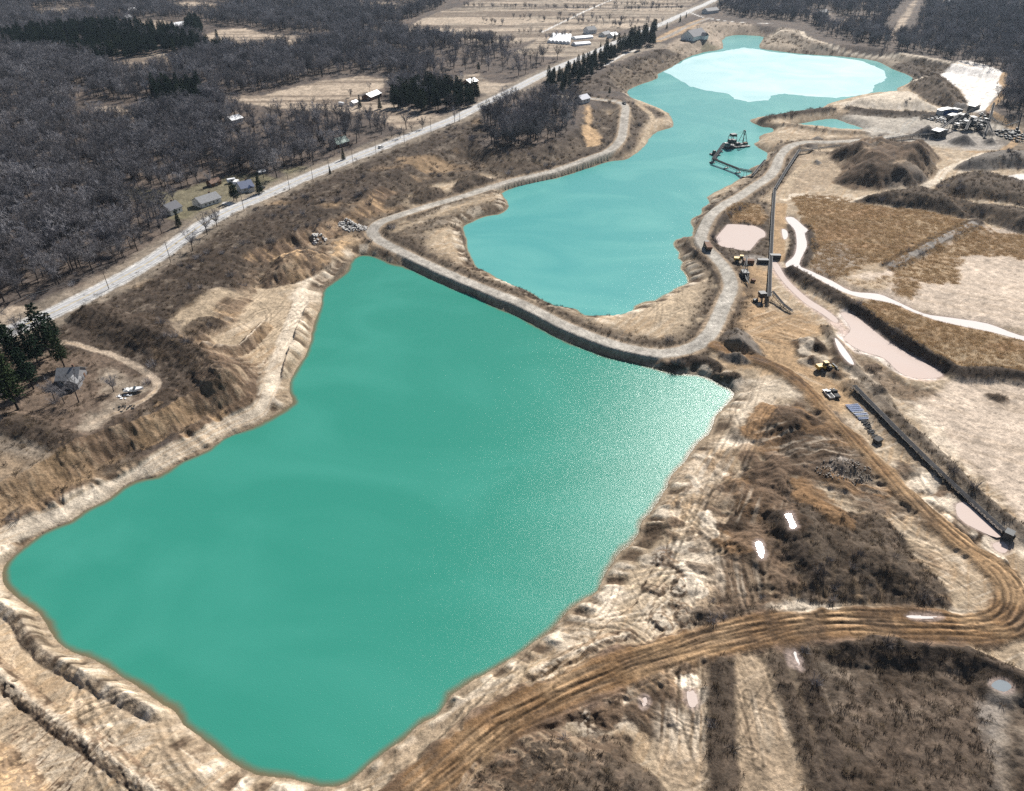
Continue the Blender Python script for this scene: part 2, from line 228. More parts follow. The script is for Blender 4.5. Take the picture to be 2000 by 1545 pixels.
# ground covers: outline, level, colour, edge softness, wander of the edge, strength, scrub, reed
COVERS = [
 ([(-200,760),(0,662),(101,618),(250,545),(330,505),(400,450),(500,400),(640,340),(760,292),(880,246),(940,232),(940,300),(930,338),(860,352),(800,378),(785,402),(740,412),(700,442),(655,462),(640,495),(600,500),(540,508),(500,545),(470,570),(430,585),(400,612),(340,655),(420,702),(480,735),(490,765),(440,800),(353,838),(278,872),(215,905),(126,945),(50,985),(0,1008),(-200,1110)],PL-3,'scrub',3,6,.92,.85,0),
 ([(120,690),(180,690),(250,715),(300,745),(310,770),(270,800),(190,850),(170,870),(120,850),(60,830),(0,810),(-60,800),(-60,700),(60,690)],PL,'litter',3,5,.9,.35,0),
 ([(190,720),(240,730),(290,760),(250,790),(180,840),(150,835),(190,800),(215,770)],PL,'field2',3,6,.9,.1,0),
 ([(-80,850),(0,840),(60,860),(140,890),(110,905),(40,930),(-80,960)],PL,'field2',3,5,.55,.25,0),
 ([(0,640),(-100,680),(-100,590),(0,600),(60,595),(40,615)],PL,'field',2,5,.9,.05,0),
 ([(930,300),(975,285),(1050,290),(1105,268),(1135,245),(1150,215),(1185,212),(1205,225),(1205,250),(1185,280),(1150,300),(1080,322),(1000,330),(940,325)],8,'scrub',4,6,.9,.9,0),
 ([(1135,250),(1165,245),(1178,262),(1150,275)],8,'ochre',2,5,.9,0,0),
 ([(1143,205),(1155,205),(1155,235),(1145,235)],10,'ochre',2,3,.8,0,0),
 ([(1225,212),(1245,205),(1290,218),(1300,230),(1270,235),(1255,250),(1240,285),(1222,295),(1224,270),(1232,240)],3,'scrub',3,5,.9,.9,0),
 ([(760,475),(780,455),(840,432),(920,405),(985,385),(985,410),(940,420),(910,440),(850,450),(830,480),(850,500),(870,515)],3,'scrub',4,8,.75,.7,0),
 ([(1190,175),(1230,160),(1283,145),(1340,110),(1370,98),(1345,86),(1290,98),(1230,118),(1180,140),(1060,190),(1130,190)],9,'scrub',4,6,.75,.8,0),
 ([(1200,122),(1260,100),(1300,90),(1290,84),(1240,95),(1190,115)],PL,'field2',3,4,.8,.1,0),
 ([(1500,60),(1560,60),(1600,85),(1680,98),(1780,108),(1850,122),(1870,135),(1830,148),(1790,152),(1740,132),(1690,116),(1620,108),(1540,102),(1490,92)],8,'field2',3,5,.85,.45,0),
 ([(1740,120),(1800,118),(1850,128),(1850,145),(1800,150),(1770,142)],6,'scrub',4,6,.9,.9,0),
 ([(1295,95),(1330,72),(1380,42),(1460,45),(1500,60),(1440,62),(1400,80),(1380,98),(1340,95)],PL,'field',4,5,.8,.2,0),
 ([(1280,75),(1320,55),(1370,35),(1380,38),(1330,65),(1290,82)],PL,'ochre',2,4,.7,0,0),
 ([(1370,80),(1400,78),(1408,90),(1385,92)],PL,'lawn',1.5,2,.8,0,0),
 ([(1831,149),(1861,129),(1894,126),(1954,146),(1949,162),(1954,182),(1929,209),(1930,222),(1899,217),(1889,192),(1876,169),(1848,157)],6,'white',2,2,1,0,0),
 ([(1780,150),(1830,147),(1845,157),(1800,155)],5,'pale',3,4,.9,0,0),
 ([(1635,222),(1720,214),(1790,224),(1860,232),(1960,240),(1980,270),(1950,290),(1840,285),(1760,272),(1700,268),(1690,255),(1660,240)],5,'gravel',4,6,.8,0,0),
 ([(1800,240),(1850,250),(1900,262),(1965,275),(1945,288),(1870,286),(1830,275),(1790,268),(1775,250)],5,'grey2',3,5,.75,0,0),
 ([(1640,218),(1720,216),(1850,222),(1840,232),(1770,228),(1680,222)],5,'scrub',2,4,.8,.9,0),
 ([(1950,250),(2080,240),(2080,290),(1990,300),(1960,290)],5,'scrub',3,8,.6,.4,0),
 ([(1958,340),(2080,335),(2080,372),(2000,368),(1975,355)],5,'white',2,4,.9,0,0),
 ([(1550,290),(1640,300),(1660,340),(1620,365),(1560,372),(1530,380),(1525,340)],4,'sand2',4,6,.6,0,0),
 ([(1420,405),(1500,395),(1510,500),(1400,500),(1388,470),(1400,430)],4,'scrub',3,5,.9,.9,0),
 ([(1402,505),(1445,498),(1505,505),(1505,520),(1440,512)],4,'grey2',2,3,.8,.2,0),
 ([(1425,412),(1450,400),(1480,402),(1492,420),(1490,440),(1455,435),(1430,437)],3.5,'reed',2,3,1,0,1),
 ([(1552,386),(1620,384),(1700,401),(1800,413),(1872,428),(1882,442),(1800,490),(1740,520),(1700,512),(1655,540),(1600,548),(1585,520),(1588,460),(1562,425)],3.5,'reed',2,4,1,0,1),
 ([(1590,490),(1640,480),(1680,500),(1650,540),(1600,540)],3.5,'grey2',4,10,.6,.2,.2),
 ([(1745,525),(1800,495),(1860,465),(1905,445),(2100,470),(2100,690),(1990,650),(1930,632),(1850,618),(1800,608),(1740,586),(1690,570),(1640,548)],3.5,'clay',2,5,.95,0,0),
 ([(1745,525),(1800,498),(1862,468),(1910,448),(2100,478),(2100,520),(1960,500),(1880,505),(1872,530),(1846,553),(1790,548),(1755,540)],3.5,'reed',3,8,.9,0,.8),
 ([(1742,560),(1765,548),(1788,558),(1785,577),(1760,580)],3.5,'reed',3,4,1,0,1),
 ([(1640,545),(1700,550),(1740,545),(1730,570),(1690,570)],3.5,'reed2',3,6,.7,0,.4),
 ([(1675,592),(1740,590),(1800,612),(1860,628),(1930,650),(2100,695),(2100,745),(1940,728),(1870,722),(1800,690),(1735,648)],3.5,'reed',3,4,.95,0,.9),
 ([(1800,680),(1860,670),(1960,690),(2100,720),(2100,745),(1940,728),(1870,722)],3.5,'reed2',4,8,.8,.1,.3),
 ([(1634,607),(1662,606),(1727,658),(1803,705),(1848,728),(1838,742),(1790,748),(1760,734),(1727,700),(1664,690),(1639,667),(1655,640)],3.5,'pink',2,4,1,0,0),
 ([(1634,607),(1662,606),(1700,636),(1730,662),(1715,668),(1680,650),(1650,632)],3.5,'white',2,4,.9,0,0),
 ([(1640,660),(1670,660),(1730,690),(1800,715),(1840,735),(1790,745),(1740,720),(1670,690)],3.5,'white',2,9,.55,0,0),
 ([(1640,690),(1700,698),(1750,735),(1800,752),(1840,770),(1790,800),(1720,765),(1665,720)],3.5,'earth',3,9,.75,.25,0),
 ([(1845,745),(1900,738),(2000,748),(2150,770),(2150,1150),(2040,1060),(1960,980),(1880,905),(1810,840),(1790,800),(1830,775)],3.5,'clay',3,6,.95,0,0),
 ([(1720,770),(1800,810),(1880,900),(1960,985),(1940,985),(1850,895),(1770,825)],3.5,'pale',2,8,.6,0,0),
 ([(1508,506),(1525,520),(1545,553),(1590,590),(1640,622),(1655,645),(1640,650),(1610,618),(1570,590),(1535,560),(1508,530)],4,'pink',2,2,.9,0,0),
 ([(1625,650),(1650,690),(1700,745),(1760,810),(1830,878),(1900,945),(2010,1060),(2100,1150),(2060,1150),(1960,1045),(1880,965),(1800,880),(1720,800),(1670,745),(1610,660)],4,'pale',2,3,.85,0,0),
 ([(1426,560),(1440,528),(1470,515),(1505,530),(1505,600),(1560,600),(1612,640),(1600,655),(1560,660),(1560,690),(1600,720),(1660,750),(1680,790),(1640,800),(1600,790),(1555,745),(1500,722),(1440,715),(1392,690),(1405,640),(1425,595)],5,'dirt',4,6,.95,0,0),
 ([(1490,800),(1560,765),(1605,800),(1660,850),(1710,915),(1765,985),(1720,990),(1650,965),(1560,935),(1500,925),(1470,890),(1465,840)],5,'earth',4,12,.95,.1,0),
 ([(1420,930),(1480,895),(1560,905),(1640,955),(1560,1000),(1545,1195),(1440,1205),(1385,1215),(1375,1150),(1395,1060),(1360,1030),(1385,975)],5,'earth',4,14,.95,.25,0),
 ([(1395,1010),(1440,1000),(1500,1030),(1510,1110),(1470,1130),(1430,1080)],5,'mud',4,8,.7,0,0),
 ([(1330,1060),(1380,1060),(1400,1110),(1360,1170),(1310,1160),(1320,1110)],4,'pale',3,6,.8,0,0),
 ([(1380,860),(1440,840),(1470,870),(1420,910),(1380,940),(1360,920)],4,'pale',3,7,.7,0,0),
 ([(1440,760),(1520,735),(1580,770),(1510,790),(1470,820),(1430,830)],4,'pale',3,7,.6,0,0),
 ([(1260,712),(1330,700),(1420,735),(1470,745),(1430,765),(1330,732)],3,'pale',2,4,.8,0,0),
 ([(1210,625),(1260,592),(1330,562),(1380,500),(1405,545),(1400,600),(1370,650),(1330,668),(1250,668)],2.5,'sand',3,5,.8,0,0),
 ([(1500,1190),(1560,1170),(1700,1180),(1840,1190),(1900,1190),(1910,1205),(1700,1198),(1560,1203)],5,'pale',2,5,.8,.1,0),
 ([(1560,1258),(1640,1242),(1760,1246),(1860,1252),(1930,1300),(1965,1345),(1930,1400),(1960,1545),(1960,1660),(1650,1660),(1605,1450),(1580,1350)],4.5,'scrub',2.5,4,.95,1,0),
 ([(1650,1420),(1760,1330),(1900,1340),(1930,1400),(1940,1500),(1880,1560),(1720,1560)],4.5,'litter',4,12,.45,.8,0),
 ([(1925,1400),(1950,1330),(2060,1330),(2060,1660),(1965,1660),(1955,1500)],4,'grey2',2,4,.6,.1,0),
 ([(1975,1390),(2080,1340),(2080,1660),(1970,1660)],4,'mud',2,3,.85,0,0),
 ([(1425,1275),(1510,1268),(1600,1560),(1440,1560)],4,'sand2',2,4,.7,.05,0),
 ([(1505,1275),(1562,1268),(1640,1560),(1600,1560)],4,'scrub',2,3,.8,.7,0),
 ([(1000,1420),(1070,1385),(1150,1370),(1240,1330),(1260,1400),(1250,1430),(1130,1428),(1060,1410)],4,'pale',2,6,.7,0,0),
 ([(1250,1330),(1390,1280),(1385,1560),(1310,1560),(1270,1480)],4,'sand2',3,6,.6,0,0),
 ([(700,1510),(860,1385),(1000,1320),(1020,1340),(900,1440),(800,1530)],4,'sand2',3,7,.6,.1,0),
 ([(-60,1240),(0,1230),(80,1310),(150,1390),(110,1400),(30,1330),(-60,1280)],3,'ochre',4,10,.35,.15,0),
 ([(340,640),(430,585),(470,580),(520,560),(560,580),(560,640),(520,690),(470,700),(400,695)],4,'sand',3,5,.9,0,0),
 ([(560,580),(620,530),(680,500),(690,515),(650,550),(630,575),(600,585)],4,'pale',3,5,.9,0,0),
 ([(660,470),(720,445),(740,470),(700,500)],4,'dirt',3,5,.6,.1,0),
]
FIELDS = [
 ([(440,188),(510,186),(590,166),(640,156),(700,148),(757,151),(748,168),(722,178),(700,185),(850,222),(868,234),(800,252),(775,250),(740,230),(640,214),(540,212),(470,200)],'field'),
 ([(392,70),(430,58),(480,55),(520,66),(580,70),(628,76),(560,90),(480,97),(430,92)],'field'),
 ([(328,6),(380,1),(440,9),(430,20),(365,23)],'field'),
 ([(690,6),(740,2),(810,10),(790,21),(750,18)],'field'),
 ([(805,48),(850,25),(880,15),(1000,14),(1190,17),(1345,14),(1300,38),(1240,54),(1190,66),(1160,66),(1060,72),(1030,80),(1000,82),(900,74),(775,62),(755,56)],'field2'),
 ([(900,12),(930,0),(1200,-3),(1380,-6),(1350,10),(1190,14),(1000,12)],'field2'),
 ([(1000,-8),(1100,-20),(1400,-22),(1390,-8),(1200,-5)],'field2'),
 ([(32,105),(100,90),(158,80),(160,88),(62,108)],'field'),
 ([(75,30),(80,18),(130,14),(172,18),(175,28),(120,32)],'field'),
 ([(250,50),(300,40),(370,45),(395,50),(390,62),(330,60),(270,55)],'field'),
 ([(205,130),(300,104),(340,104),(370,110),(300,130),(270,145),(250,130),(210,132)],'field2'),
 ([(185,208),(220,205),(270,216),(255,230),(230,228),(190,215)],'field'),
 ([(232,370),(260,360),(330,372),(400,352),(450,336),(520,335),(548,352),(490,390),(440,410),(395,432),(370,432),(330,425),(330,400),(260,385)],'lawn'),
 ([(545,330),(600,322),(615,330),(575,350),(555,348)],'lawn'),
 ([(860,150),(930,140),(960,160),(1000,160),(960,185),(930,180)],'field2'),
 ([(1055,72),(1170,62),(1215,70),(1185,95),(1130,112),(1060,108),(1000,100)],'field2'),
 ([(1632,40),(1660,32),(1705,36),(1690,48),(1640,48)],'field'),
 ([(1738,68),(1755,40),(1785,0),(1793,0),(1775,35),(1758,68)],'field'),
 ([(1845,8),(1865,2),(1860,14)],'field'),
 ([(1575,30),(1600,22),(1625,26),(1600,36)],'field'),
]

# standing silty water, sky glare painted into its white and pink: outline, water level, material, label
CANALS = [
 ([(1535,425),(1550,425),(1571,443),(1578,449),(1572,458),(1576,481),(1561,516),(1583,529),(1626,549),(1664,569),(1715,574),(1752,589),(1803,612),(1853,620),(1929,632),(1992,655),(2080,672),(2080,690),(1980,660),(1929,647),(1841,629),(1790,612),(1740,592),(1677,580),(1639,567),(1601,547),(1563,530),(1538,524),(1535,514),(1550,501),(1556,481),(1553,451),(1540,436)],3.2,'silt_glare_water','winding milky white channel between the reed beds'),
 ([(1400,463),(1417,443),(1425,438),(1465,440),(1478,443),(1493,452),(1494,462),(1483,467),(1468,485),(1459,490),(1430,485),(1407,480),(1401,470)],3.0,'pink_water','milky pink settling pond beside the long conveyor'),
 ([(1527,448),(1536,450),(1539,458),(1536,466),(1530,466)],3.4,'silt_glare_water','small white pool beside the sandy track'),
 ([(1868,985),(1891,983),(1916,1005),(1954,1038),(1947,1050),(1904,1032),(1873,1012)],3.4,'pink_water','pale muddy pool beside the ground conveyor'),
 ([(1939,1063),(1958,1058),(1969,1070),(1962,1080),(1946,1075)],3.4,'pink_water','small muddy pool below the drive unit'),
 ([(1533,1005),(1545,1003),(1549,1015),(1556,1028),(1545,1032),(1540,1018)],None,'silt_glare_water','white puddle on the scrubby hill'),
 ([(1936,1340),(1949,1328),(1966,1331),(1976,1342),(1960,1351)],3.8,'slate_water','grey blue puddle in the lower right corner'),
 ([(1341,1352),(1355,1349),(1364,1366),(1362,1378),(1347,1380)],3.6,'pink_water','brown puddle among the dozer marks'),
 ([(1254,1366),(1262,1362),(1264,1374),(1256,1380)],3.6,'pink_water','tiny brown puddle beside the brown road'),
 ([(1538,1276),(1543,1276),(1551,1298),(1546,1300)],4.3,'silt_glare_water','narrow white puddle in the left wheel rut'),
 ([(1550,1276),(1556,1275),(1563,1302),(1560,1303)],4.3,'silt_glare_water','narrow white puddle in the right wheel rut'),
 ([(1770,1203),(1800,1201),(1838,1204),(1822,1208),(1785,1208)],4.85,'silt_glare_water','long white puddle on the brown road'),
 ([(1642,612),(1664,614),(1695,636),(1727,662),(1765,686),(1803,707),(1840,729),(1828,738),(1785,738),(1755,726),(1727,700),(1690,688),(1665,676),(1650,660),(1662,642)],3.35,'pink_water','broad shallow pink pool on the mud flat'),
 ([(1510,508),(1520,516),(1534,540),(1550,558),(1580,584),(1612,604),(1636,624),(1630,630),(1604,612),(1572,592),(1544,566),(1526,546),(1510,522)],3.5,'pink_water','narrow pink silty channel beside the work yard'),
 ([(1475,1060),(1486,1058),(1494,1075),(1490,1090),(1482,1085)],4.6,'silt_glare_water','white puddle in the dark dozer tracks'),
 ([(1630,660),(1640,668),(1660,695),(1668,712),(1655,706),(1638,684)],3.5,'silt_glare_water','thin white pool beside the bermed track'),
]
# ------------------------------------------------------------------ heights and colours of the ground
def xz(L, z, n=2, closed=True): return smooth(pts(L, z), n, closed)
und = fbm(GX, GY, 240, 3, 3) * 3.0
pit_d, pit_s = field(xz(PIT, PL, 2), True, 120)
gul = np.abs(fbm(pit_s, pit_s * 0 + 3, 7, 3, 5)) * 3 + fbm(GX, GY, 14, 3, 8) * 2.2
slope_q = (pit_d + gul * sst(-2, 8, pit_d)) / 15.0; slope_t = .75 * np.clip(slope_q, 0, 1) + .25 * sst(0, 1, slope_q)
plateau = PL + und * sst(0, 160, -pit_d) + fbm(GX, GY, 9, 3, 9) * 0.25
floor_z = 3.9 + fbm(GX, GY, 30, 4, 12) * 0.7 + fbm(GX, GY, 3, 3, 13) * 0.14
Z = plateau * (1 - slope_t) + floor_z * slope_t
l1, s1 = field(xz(LAKE1, 0, 2), True, 60)
l2, s2 = field(xz(LAKE2, 0, 2), True, 60)
lp, sp = field(xz(POND, 0, 2), True, 40)
shore = np.maximum(np.maximum(l1, l2), lp)
sarc = np.where(l1 > np.maximum(l2, lp), s1, np.where(l2 > lp, s2 + 4000, sp + 9000))
shore = shore + (fbm(GX, GY, 9, 3, 21) * 0.8 + fbm(GX, GY, 2.2, 2, 22) * 0.35) * sst(-25, -1, shore) * np.clip(GY / 400, .5, 1.6)
ds = np.maximum(-shore, 0)
HP = smooth(np.array([un(a, b, c) + (c,) for a, b, c in HAUL]), 3, False)
haul_f, haul_s = field(HP[:, :2], False, 45); haul_d = -haul_f
haul_z = np.interp(haul_s, np.r_[0, np.cumsum(np.hypot(*np.diff(HP[:, :2], axis=0).T))], HP[:, 2]).astype(np.float32)
dirt_f, dirt_s = field(xz(DIRT, 5, 3, False), False, 45); dirt_d = -dirt_f
paved_f, paved_s = field(xz(PAVED, PL, 4, False), False, 60); paved_d = -paved_f
trk_f, trk_s = field(xz(TRACK_L, 5, 3, False), False, 30); trk_d = -trk_f
bank = 0.12 + np.minimum(ds, 7) * 0.4 + 0.5 * sst(0.5, 2.5, ds) + np.maximum(ds - 7, 0) * .1 + np.maximum(ds - 11, 0) * .62
Z = np.minimum(Z, np.maximum(bank, 0.1))
SCR = np.zeros_like(Z); REED = np.zeros_like(Z); ROUGH = np.zeros_like(Z)
C = np.empty(Z.shape + (3,), np.float32)
def col(n): return np.array(PAL[n], np.float32)
def mix(w, c, sl=Ellipsis):
    V = C[sl]; c = np.asarray(c, np.float32)
    for k in range(3): V[..., k] += (c[k] - V[..., k]) * w
# base colours
f8 = fbm(GX, GY, 8, 4, 31); f40 = fbm(GX, GY, 45, 3, 32); f2 = fbm(GX, GY, 2.2, 3, 33)
C[:] = col('floor'); mix(np.clip(0.4 + f8, 0, 1) * .6, col('litter'))
ins = sst(2, 16, pit_d + f8 * 5)
mix(ins, col('sand')); mix(ins * np.clip(f40 * 1.4 + .15, 0, 1) * .8, col('sand2')); mix(ins * sst(.25, .55, f8) * .6, col('pale'))
st1 = streak(GX, GY, 1.05, 1.1, 14, 40)
mix(ins * sst(.12, .5, st1) * .5, col('dirt'))
st2 = streak(GX, GY, 0.35, 0.9, 12, 41)
mix(ins * sst(.2, .5, st2) * .45, col('pale'))
# fields on the old ground
FM = np.zeros_like(Z)
b_f = streak(GX, GY, 0.08, 9, 260, 46, 2); st_r = streak(GX, GY, .2, 6, 40, 51); st_c = streak(GX, GY, -.5, 1.6, 30, 52)
for L, cn in FIELDS:
    sl, d, s = sub(xz(L, PL, 1), True, 30); w = sst(-2, 4, d + f8[sl] * 4)
    mix(w, col(cn), sl); mix(w * np.clip(.2 + f40[sl], 0, 1) * .35, col('floor') if cn != 'field' else col('field2'), sl)
    if cn != 'lawn':
        b = b_f[sl]; mix(w * sst(.05, .22, b) * .7, col('litter') * .9, sl); mix(w * sst(.08, .3, -b) * .7, col('field') * 1.2, sl)
    FM[sl] = np.maximum(FM[sl], np.maximum(w, sst(-16, -8, d) * (GY[sl] > 560)))
# ground covers
for L, zl, cn, so, wn, op, scv, rdv in COVERS:
    sl, d, s = sub(xz(L, zl, 2), True, 25)
    a8, a2 = f8[sl], f2[sl]
    dd = d + a8 * wn * .8 + a2 * wn * .35; w = sst(-so, so, dd) * op
    mix(w, col(cn), sl); SCR[sl] = SCR[sl] * (1 - w) + w * scv; REED[sl] = REED[sl] * (1 - w) + w * rdv
    ROUGH[sl] = ROUGH[sl] * (1 - w) + w * {'earth': 1, 'mud': 1, 'pale': .35, 'sand2': .35, 'scrub': .5, 'sand': .15}.get(cn, 0)
    if cn in ('scrub', 'earth', 'mud'):
        mix(w * sst(.1, .5, a2 * .6 + a8 * .5) * .35, col('field2') * .85, sl); mix(w * sst(.15, .5, -a8) * .55, col('mud'), sl)
    if cn == 'reed':
        mix(w * sst(0, .5, st_r[sl]) * .6, col('rust'), sl); mix(w * sst(.1, .5, f40[sl] + a8 * .4) * .6, col('reed2'), sl)
    if cn in ('clay', 'pale', 'white', 'pink'):
        mix(w * sst(.1, .45, st_c[sl]) * .35, col('sand2'), sl)
# bare eroded slopes of the rim
band = sst(.08, .35, slope_t) * (1 - sst(.82, .99, slope_t))
rill = fbm(pit_s, pit_d * .16, 2.4, 3, 44)
bk = band * sst(-.35, .15, f40 + .5 * f8 + .15) * (GX < 40) * (GY < 420); mix(bk * .8, col('earth') * 1.4); mix(bk * sst(.0, .4, -rill) * .6, col('ochre') * .95); mix(bk * sst(.0, .35, rill) * .85, col('mud') * 1.1); SCR *= 1 - .65 * bk
Z += band * rill * 1.5 * (1 - sst(300, 600, GY))
# scrub breaks: bare soil and gullies showing in the slope above the lake
sc0 = SCR.copy()
bare = sst(.2, .5, fbm(GX, GY, 26, 4, 61)) * sc0 * (pit_d < 40) * (GX < 0)
mix(bare * .75, col('dirt')); SCR *= 1 - .7 * bare
Z += SCR * (fbm(GX, GY, 13, 4, 62) * 1.1 + fbm(GX, GY, 4, 3, 63) * .5) * sst(3, 10, ds)
lump = sst(0, 1, SCR) * (GX < 60) * sst(-26, -6, pit_d) * sst(10, 18, paved_d)
Z += lump * np.abs(fbm(GX, GY, 34, 3, 64)) * 3.2
# mounds
for L, zl, h, run, scv, cn, rg in MOUNDS:
    sl, d, s = sub(xz(L, zl, 2), True, 25); a8, a2 = f8[sl], f2[sl]
    dd = d + a8 * 1.6 + a2 * .5; t = np.clip(dd / run, 0, 1); w = sst(-.5, 1.5, dd)
    Z[sl] += (h * (t * .55 + .45 * sst(0, 1, t)) + rg * t * (fbm(GX[sl], GY[sl], 17 + rg * 1.5, 4, 71 + len(L)) + .25)) * (dd > 0)
    mix(w * .92, col(cn), sl); SCR[sl] = SCR[sl] * (1 - w) + w * scv; REED[sl] *= 1 - w; ROUGH[sl] = ROUGH[sl] * (1 - w) + w * (.9 if cn in ('earth', 'scrub', 'mud', 'brown') else .3)
    if cn == 'earth': mix(w * sst(.1, .4, fbm(GX[sl], GY[sl], 24, 3, 78)) * .8, col('sand2'), sl); mix(w * sst(.1, .4, fbm(GX[sl], GY[sl], 15, 3, 79)) * .8, col('mud'), sl)
    ril = fbm(s, d * .2, 1.8, 3, 77); mix(w * sst(.05, .4, ril) * .35 * (1 - t), col('dirt') if cn != 'pale' else col('white'), sl)
    Z[sl] += w * (1 - t) * ril * .35
    if cn in ('scrub', 'earth', 'mud'): mix(w * sst(.1, .5, a2 * .6 + a8 * .5) * .4, col('litter'), sl); mix(w * sst(.15, .5, -a8) * .5, col('mud'), sl)
for px, py, rp, h in CONES:
    cx, cy = un(px, py, 5); r = un(px + rp, py, 5)[0] - cx
    sl, d, s = sub(np.array([(cx - .1, cy), (cx + .1, cy)]), False, r * 1.5); t = np.clip(1 + d / r * (1 + .12 * f8[sl]), 0, 1)
    Z[sl] += h * t; w = sst(0, .08, t); mix(w, col('grey'), sl); mix(w * sst(0, .5, f2[sl]) * .5, col('grey2'), sl); SCR[sl] *= 1 - w
# dumped spoil: many small steep heaps
hp_ = random.Random(19); HEAP = np.zeros_like(Z)
for L, zl, n_, r0, r1, cols_ in [([(1400,950),(1490,800),(1600,800),(1720,960),(1560,1000),(1540,1150),(1400,1185)],5,52,2.5,6.5,('mud','earth','earth','brown')),([(1010,1395),(1240,1325),(1390,1290),(1380,1400),(1250,1425)],4,34,1.2,3.2,('pale','earth','sand2','mud')),([(1270,1010),(1400,870),(1440,900),(1400,1050),(1380,1190),(1250,1220)],4,50,1.0,3.2,('pale','sand2','earth')),([(1540,640),(1640,680),(1660,745),(1590,740)],4,16,1.2,3.5,('mud','earth','pale')),([(1740,900),(1850,960),(1960,1080),(1930,1100),(1800,1000)],4,30,1.2,3.5,('pale','earth','mud')),([(520,560),(620,520),(690,470),(650,460),(540,510)],5,24,1.5,4,('earth','sand2','ochre')),([(1640,280),(1740,290),(1830,310),(1780,350),(1650,350)],8,22,4,11,('mud','earth','grey'))]:
    Q = pts(L, zl); lo, hi = Q.min(0), Q.max(0); k = 0
    while k < n_:
        q = (hp_.uniform(lo[0], hi[0]), hp_.uniform(lo[1], hi[1]))
        if not seg_dist(Q, np.array([[q[0]]]), np.array([[q[1]]]), True)[2][0, 0]: continue
        k += 1; r = hp_.uniform(r0, r1); a = hp_.uniform(0, 3.1); e = hp_.uniform(.2, 1.6) * r
        sl, d, s_ = sub(np.array([(q[0] - math.cos(a) * e, q[1] - math.sin(a) * e), (q[0] + math.cos(a) * e, q[1] + math.sin(a) * e)]), False, r * 1.6)
        t = np.clip(1 + d / r + f2[sl] * .35 + f8[sl] * .2, 0, 1); HEAP[sl] = np.maximum(HEAP[sl], r * hp_.uniform(.28, .5) * t * (1 - .25 * t)); mix(sst(.05, .4, t) * hp_.uniform(.5, .95), col(hp_.choice(cols_)) * hp_.uniform(.8, 1.25), sl); ROUGH[sl] = np.maximum(ROUGH[sl], sst(.05, .4, t) * .4); SCR[sl] *= 1 - .6 * sst(.1, .5, t)
Z += HEAP
# ridges
for L, zl, h, hw, scv in RIDGES:
    sl, d, s = sub(xz(L, zl, 3, False), False, hw * 3 + 6)
    t = np.clip(1 + d / hw + f8[sl] * .14 + f2[sl] * .1, 0, 1); Z[sl] += h * t * (1.35 - .35 * t) * sst(0, 3, ds[sl]); w = sst(.05, .5, t)
    if scv > .15: mix(w * min(1, scv + .15), col('scrub'), sl); SCR[sl] = np.maximum(SCR[sl], w * scv)
    else: mix(w * sst(.4, .9, t) * .6, col('pale'), sl)
# gullies and wave-cut ribs at the water's edge
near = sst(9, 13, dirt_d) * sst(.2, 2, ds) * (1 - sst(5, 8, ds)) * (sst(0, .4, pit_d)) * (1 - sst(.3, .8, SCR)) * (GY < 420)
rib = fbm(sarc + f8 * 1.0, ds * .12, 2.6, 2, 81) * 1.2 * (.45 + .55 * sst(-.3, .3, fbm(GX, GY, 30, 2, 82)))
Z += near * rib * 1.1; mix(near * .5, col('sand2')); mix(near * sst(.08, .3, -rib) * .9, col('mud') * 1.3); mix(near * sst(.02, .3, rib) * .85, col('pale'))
# the haul roads, the dirt road, the lake track and the paved road
hw_ = 3.2
edge = np.maximum(haul_d - hw_ - .8, 0)
Zr = haul_z - .5 * edge; Zu = haul_z + .55 * edge
Z = np.where(haul_d < hw_ + 30, np.clip(Z, np.minimum(Zr, 0.1 + ds * .5), np.maximum(Zu, .2)), Z)
onroad = sst(hw_ + .6, hw_ - .6, haul_d + f2 * .35)
Z = Z * (1 - onroad) + onroad * haul_z
sides = sst(hw_ + 12, hw_ + 2, haul_d + f8 * 3) * sst(.8, 2.5, ds) * (1 - onroad)
mix(sides * .9 * sst(-.5, .0, f8 + .2), col('scrub')); SCR = np.maximum(SCR, sides * .95 * sst(-.55, -.1, f8))
shld = sst(hw_ + 2.6, hw_ + .8, haul_d + f8 * .8); mix(shld * .8, col('sand2') * 1.1); SCR *= 1 - shld
mix(onroad, col('gravel')); rut = fbm(haul_f, haul_s / 50, 1.6, 3, 91); mix(onroad * sst(0, .4, rut) * .4, col('grey2'))
wr = 6.0 - 1.4 * sst(110, 150, GY) - .8 * np.clip((GY - 150) / 60, 0, 1)
onD = sst(wr, wr - 2.2, dirt_d + f8 * 2.6 + f2 * .8)
sd = np.where(True, dirt_d, 0)
Z = Z * (1 - onD) + onD * (4.9 + f40 * .3)
ru = fbm(dirt_f * 1.0 + f8 * .3, dirt_s / 22, .9, 4, 95) ; ru2 = fbm(dirt_f, dirt_s / 60, 3.4, 3, 96)
mix(onD, col('brown')); mix(onD * sst(-.1, .5, ru2 * .5 + f8) * .6, col('dirt')); mix(onD * sst(.0, .5, -ru2 * .6 - f8 * .6) * .5, col('pink') * .45); pt = sst(-.35, .35, fbm(GX, GY, 16, 3, 94)); mix(onD * sst(.1, .45, ru) * .5 * (.05 + .95 * pt), col('mud') * 1.4); mix(onD * sst(.15, .45, -ru) * .3 * (1 - .6 * pt), col('sand2')); mix(onD * sst(.0, .45, fbm(GX, GY, 9, 4, 93)) * .7, col('mud') * 1.7)
Z += onD * (ru * .1 + f2 * .06); SCR *= 1 - onD; REED *= 1 - onD
onT = sst(3.6, 2.4, trk_d + f8 * 1.0); mix(onT * .85, col('pale') * .95); rt = fbm(trk_f, trk_s / 40, 1.0, 3, 97); mix(onT * sst(.1, .4, rt) * .5, col('dirt')); SCR *= 1 - onT
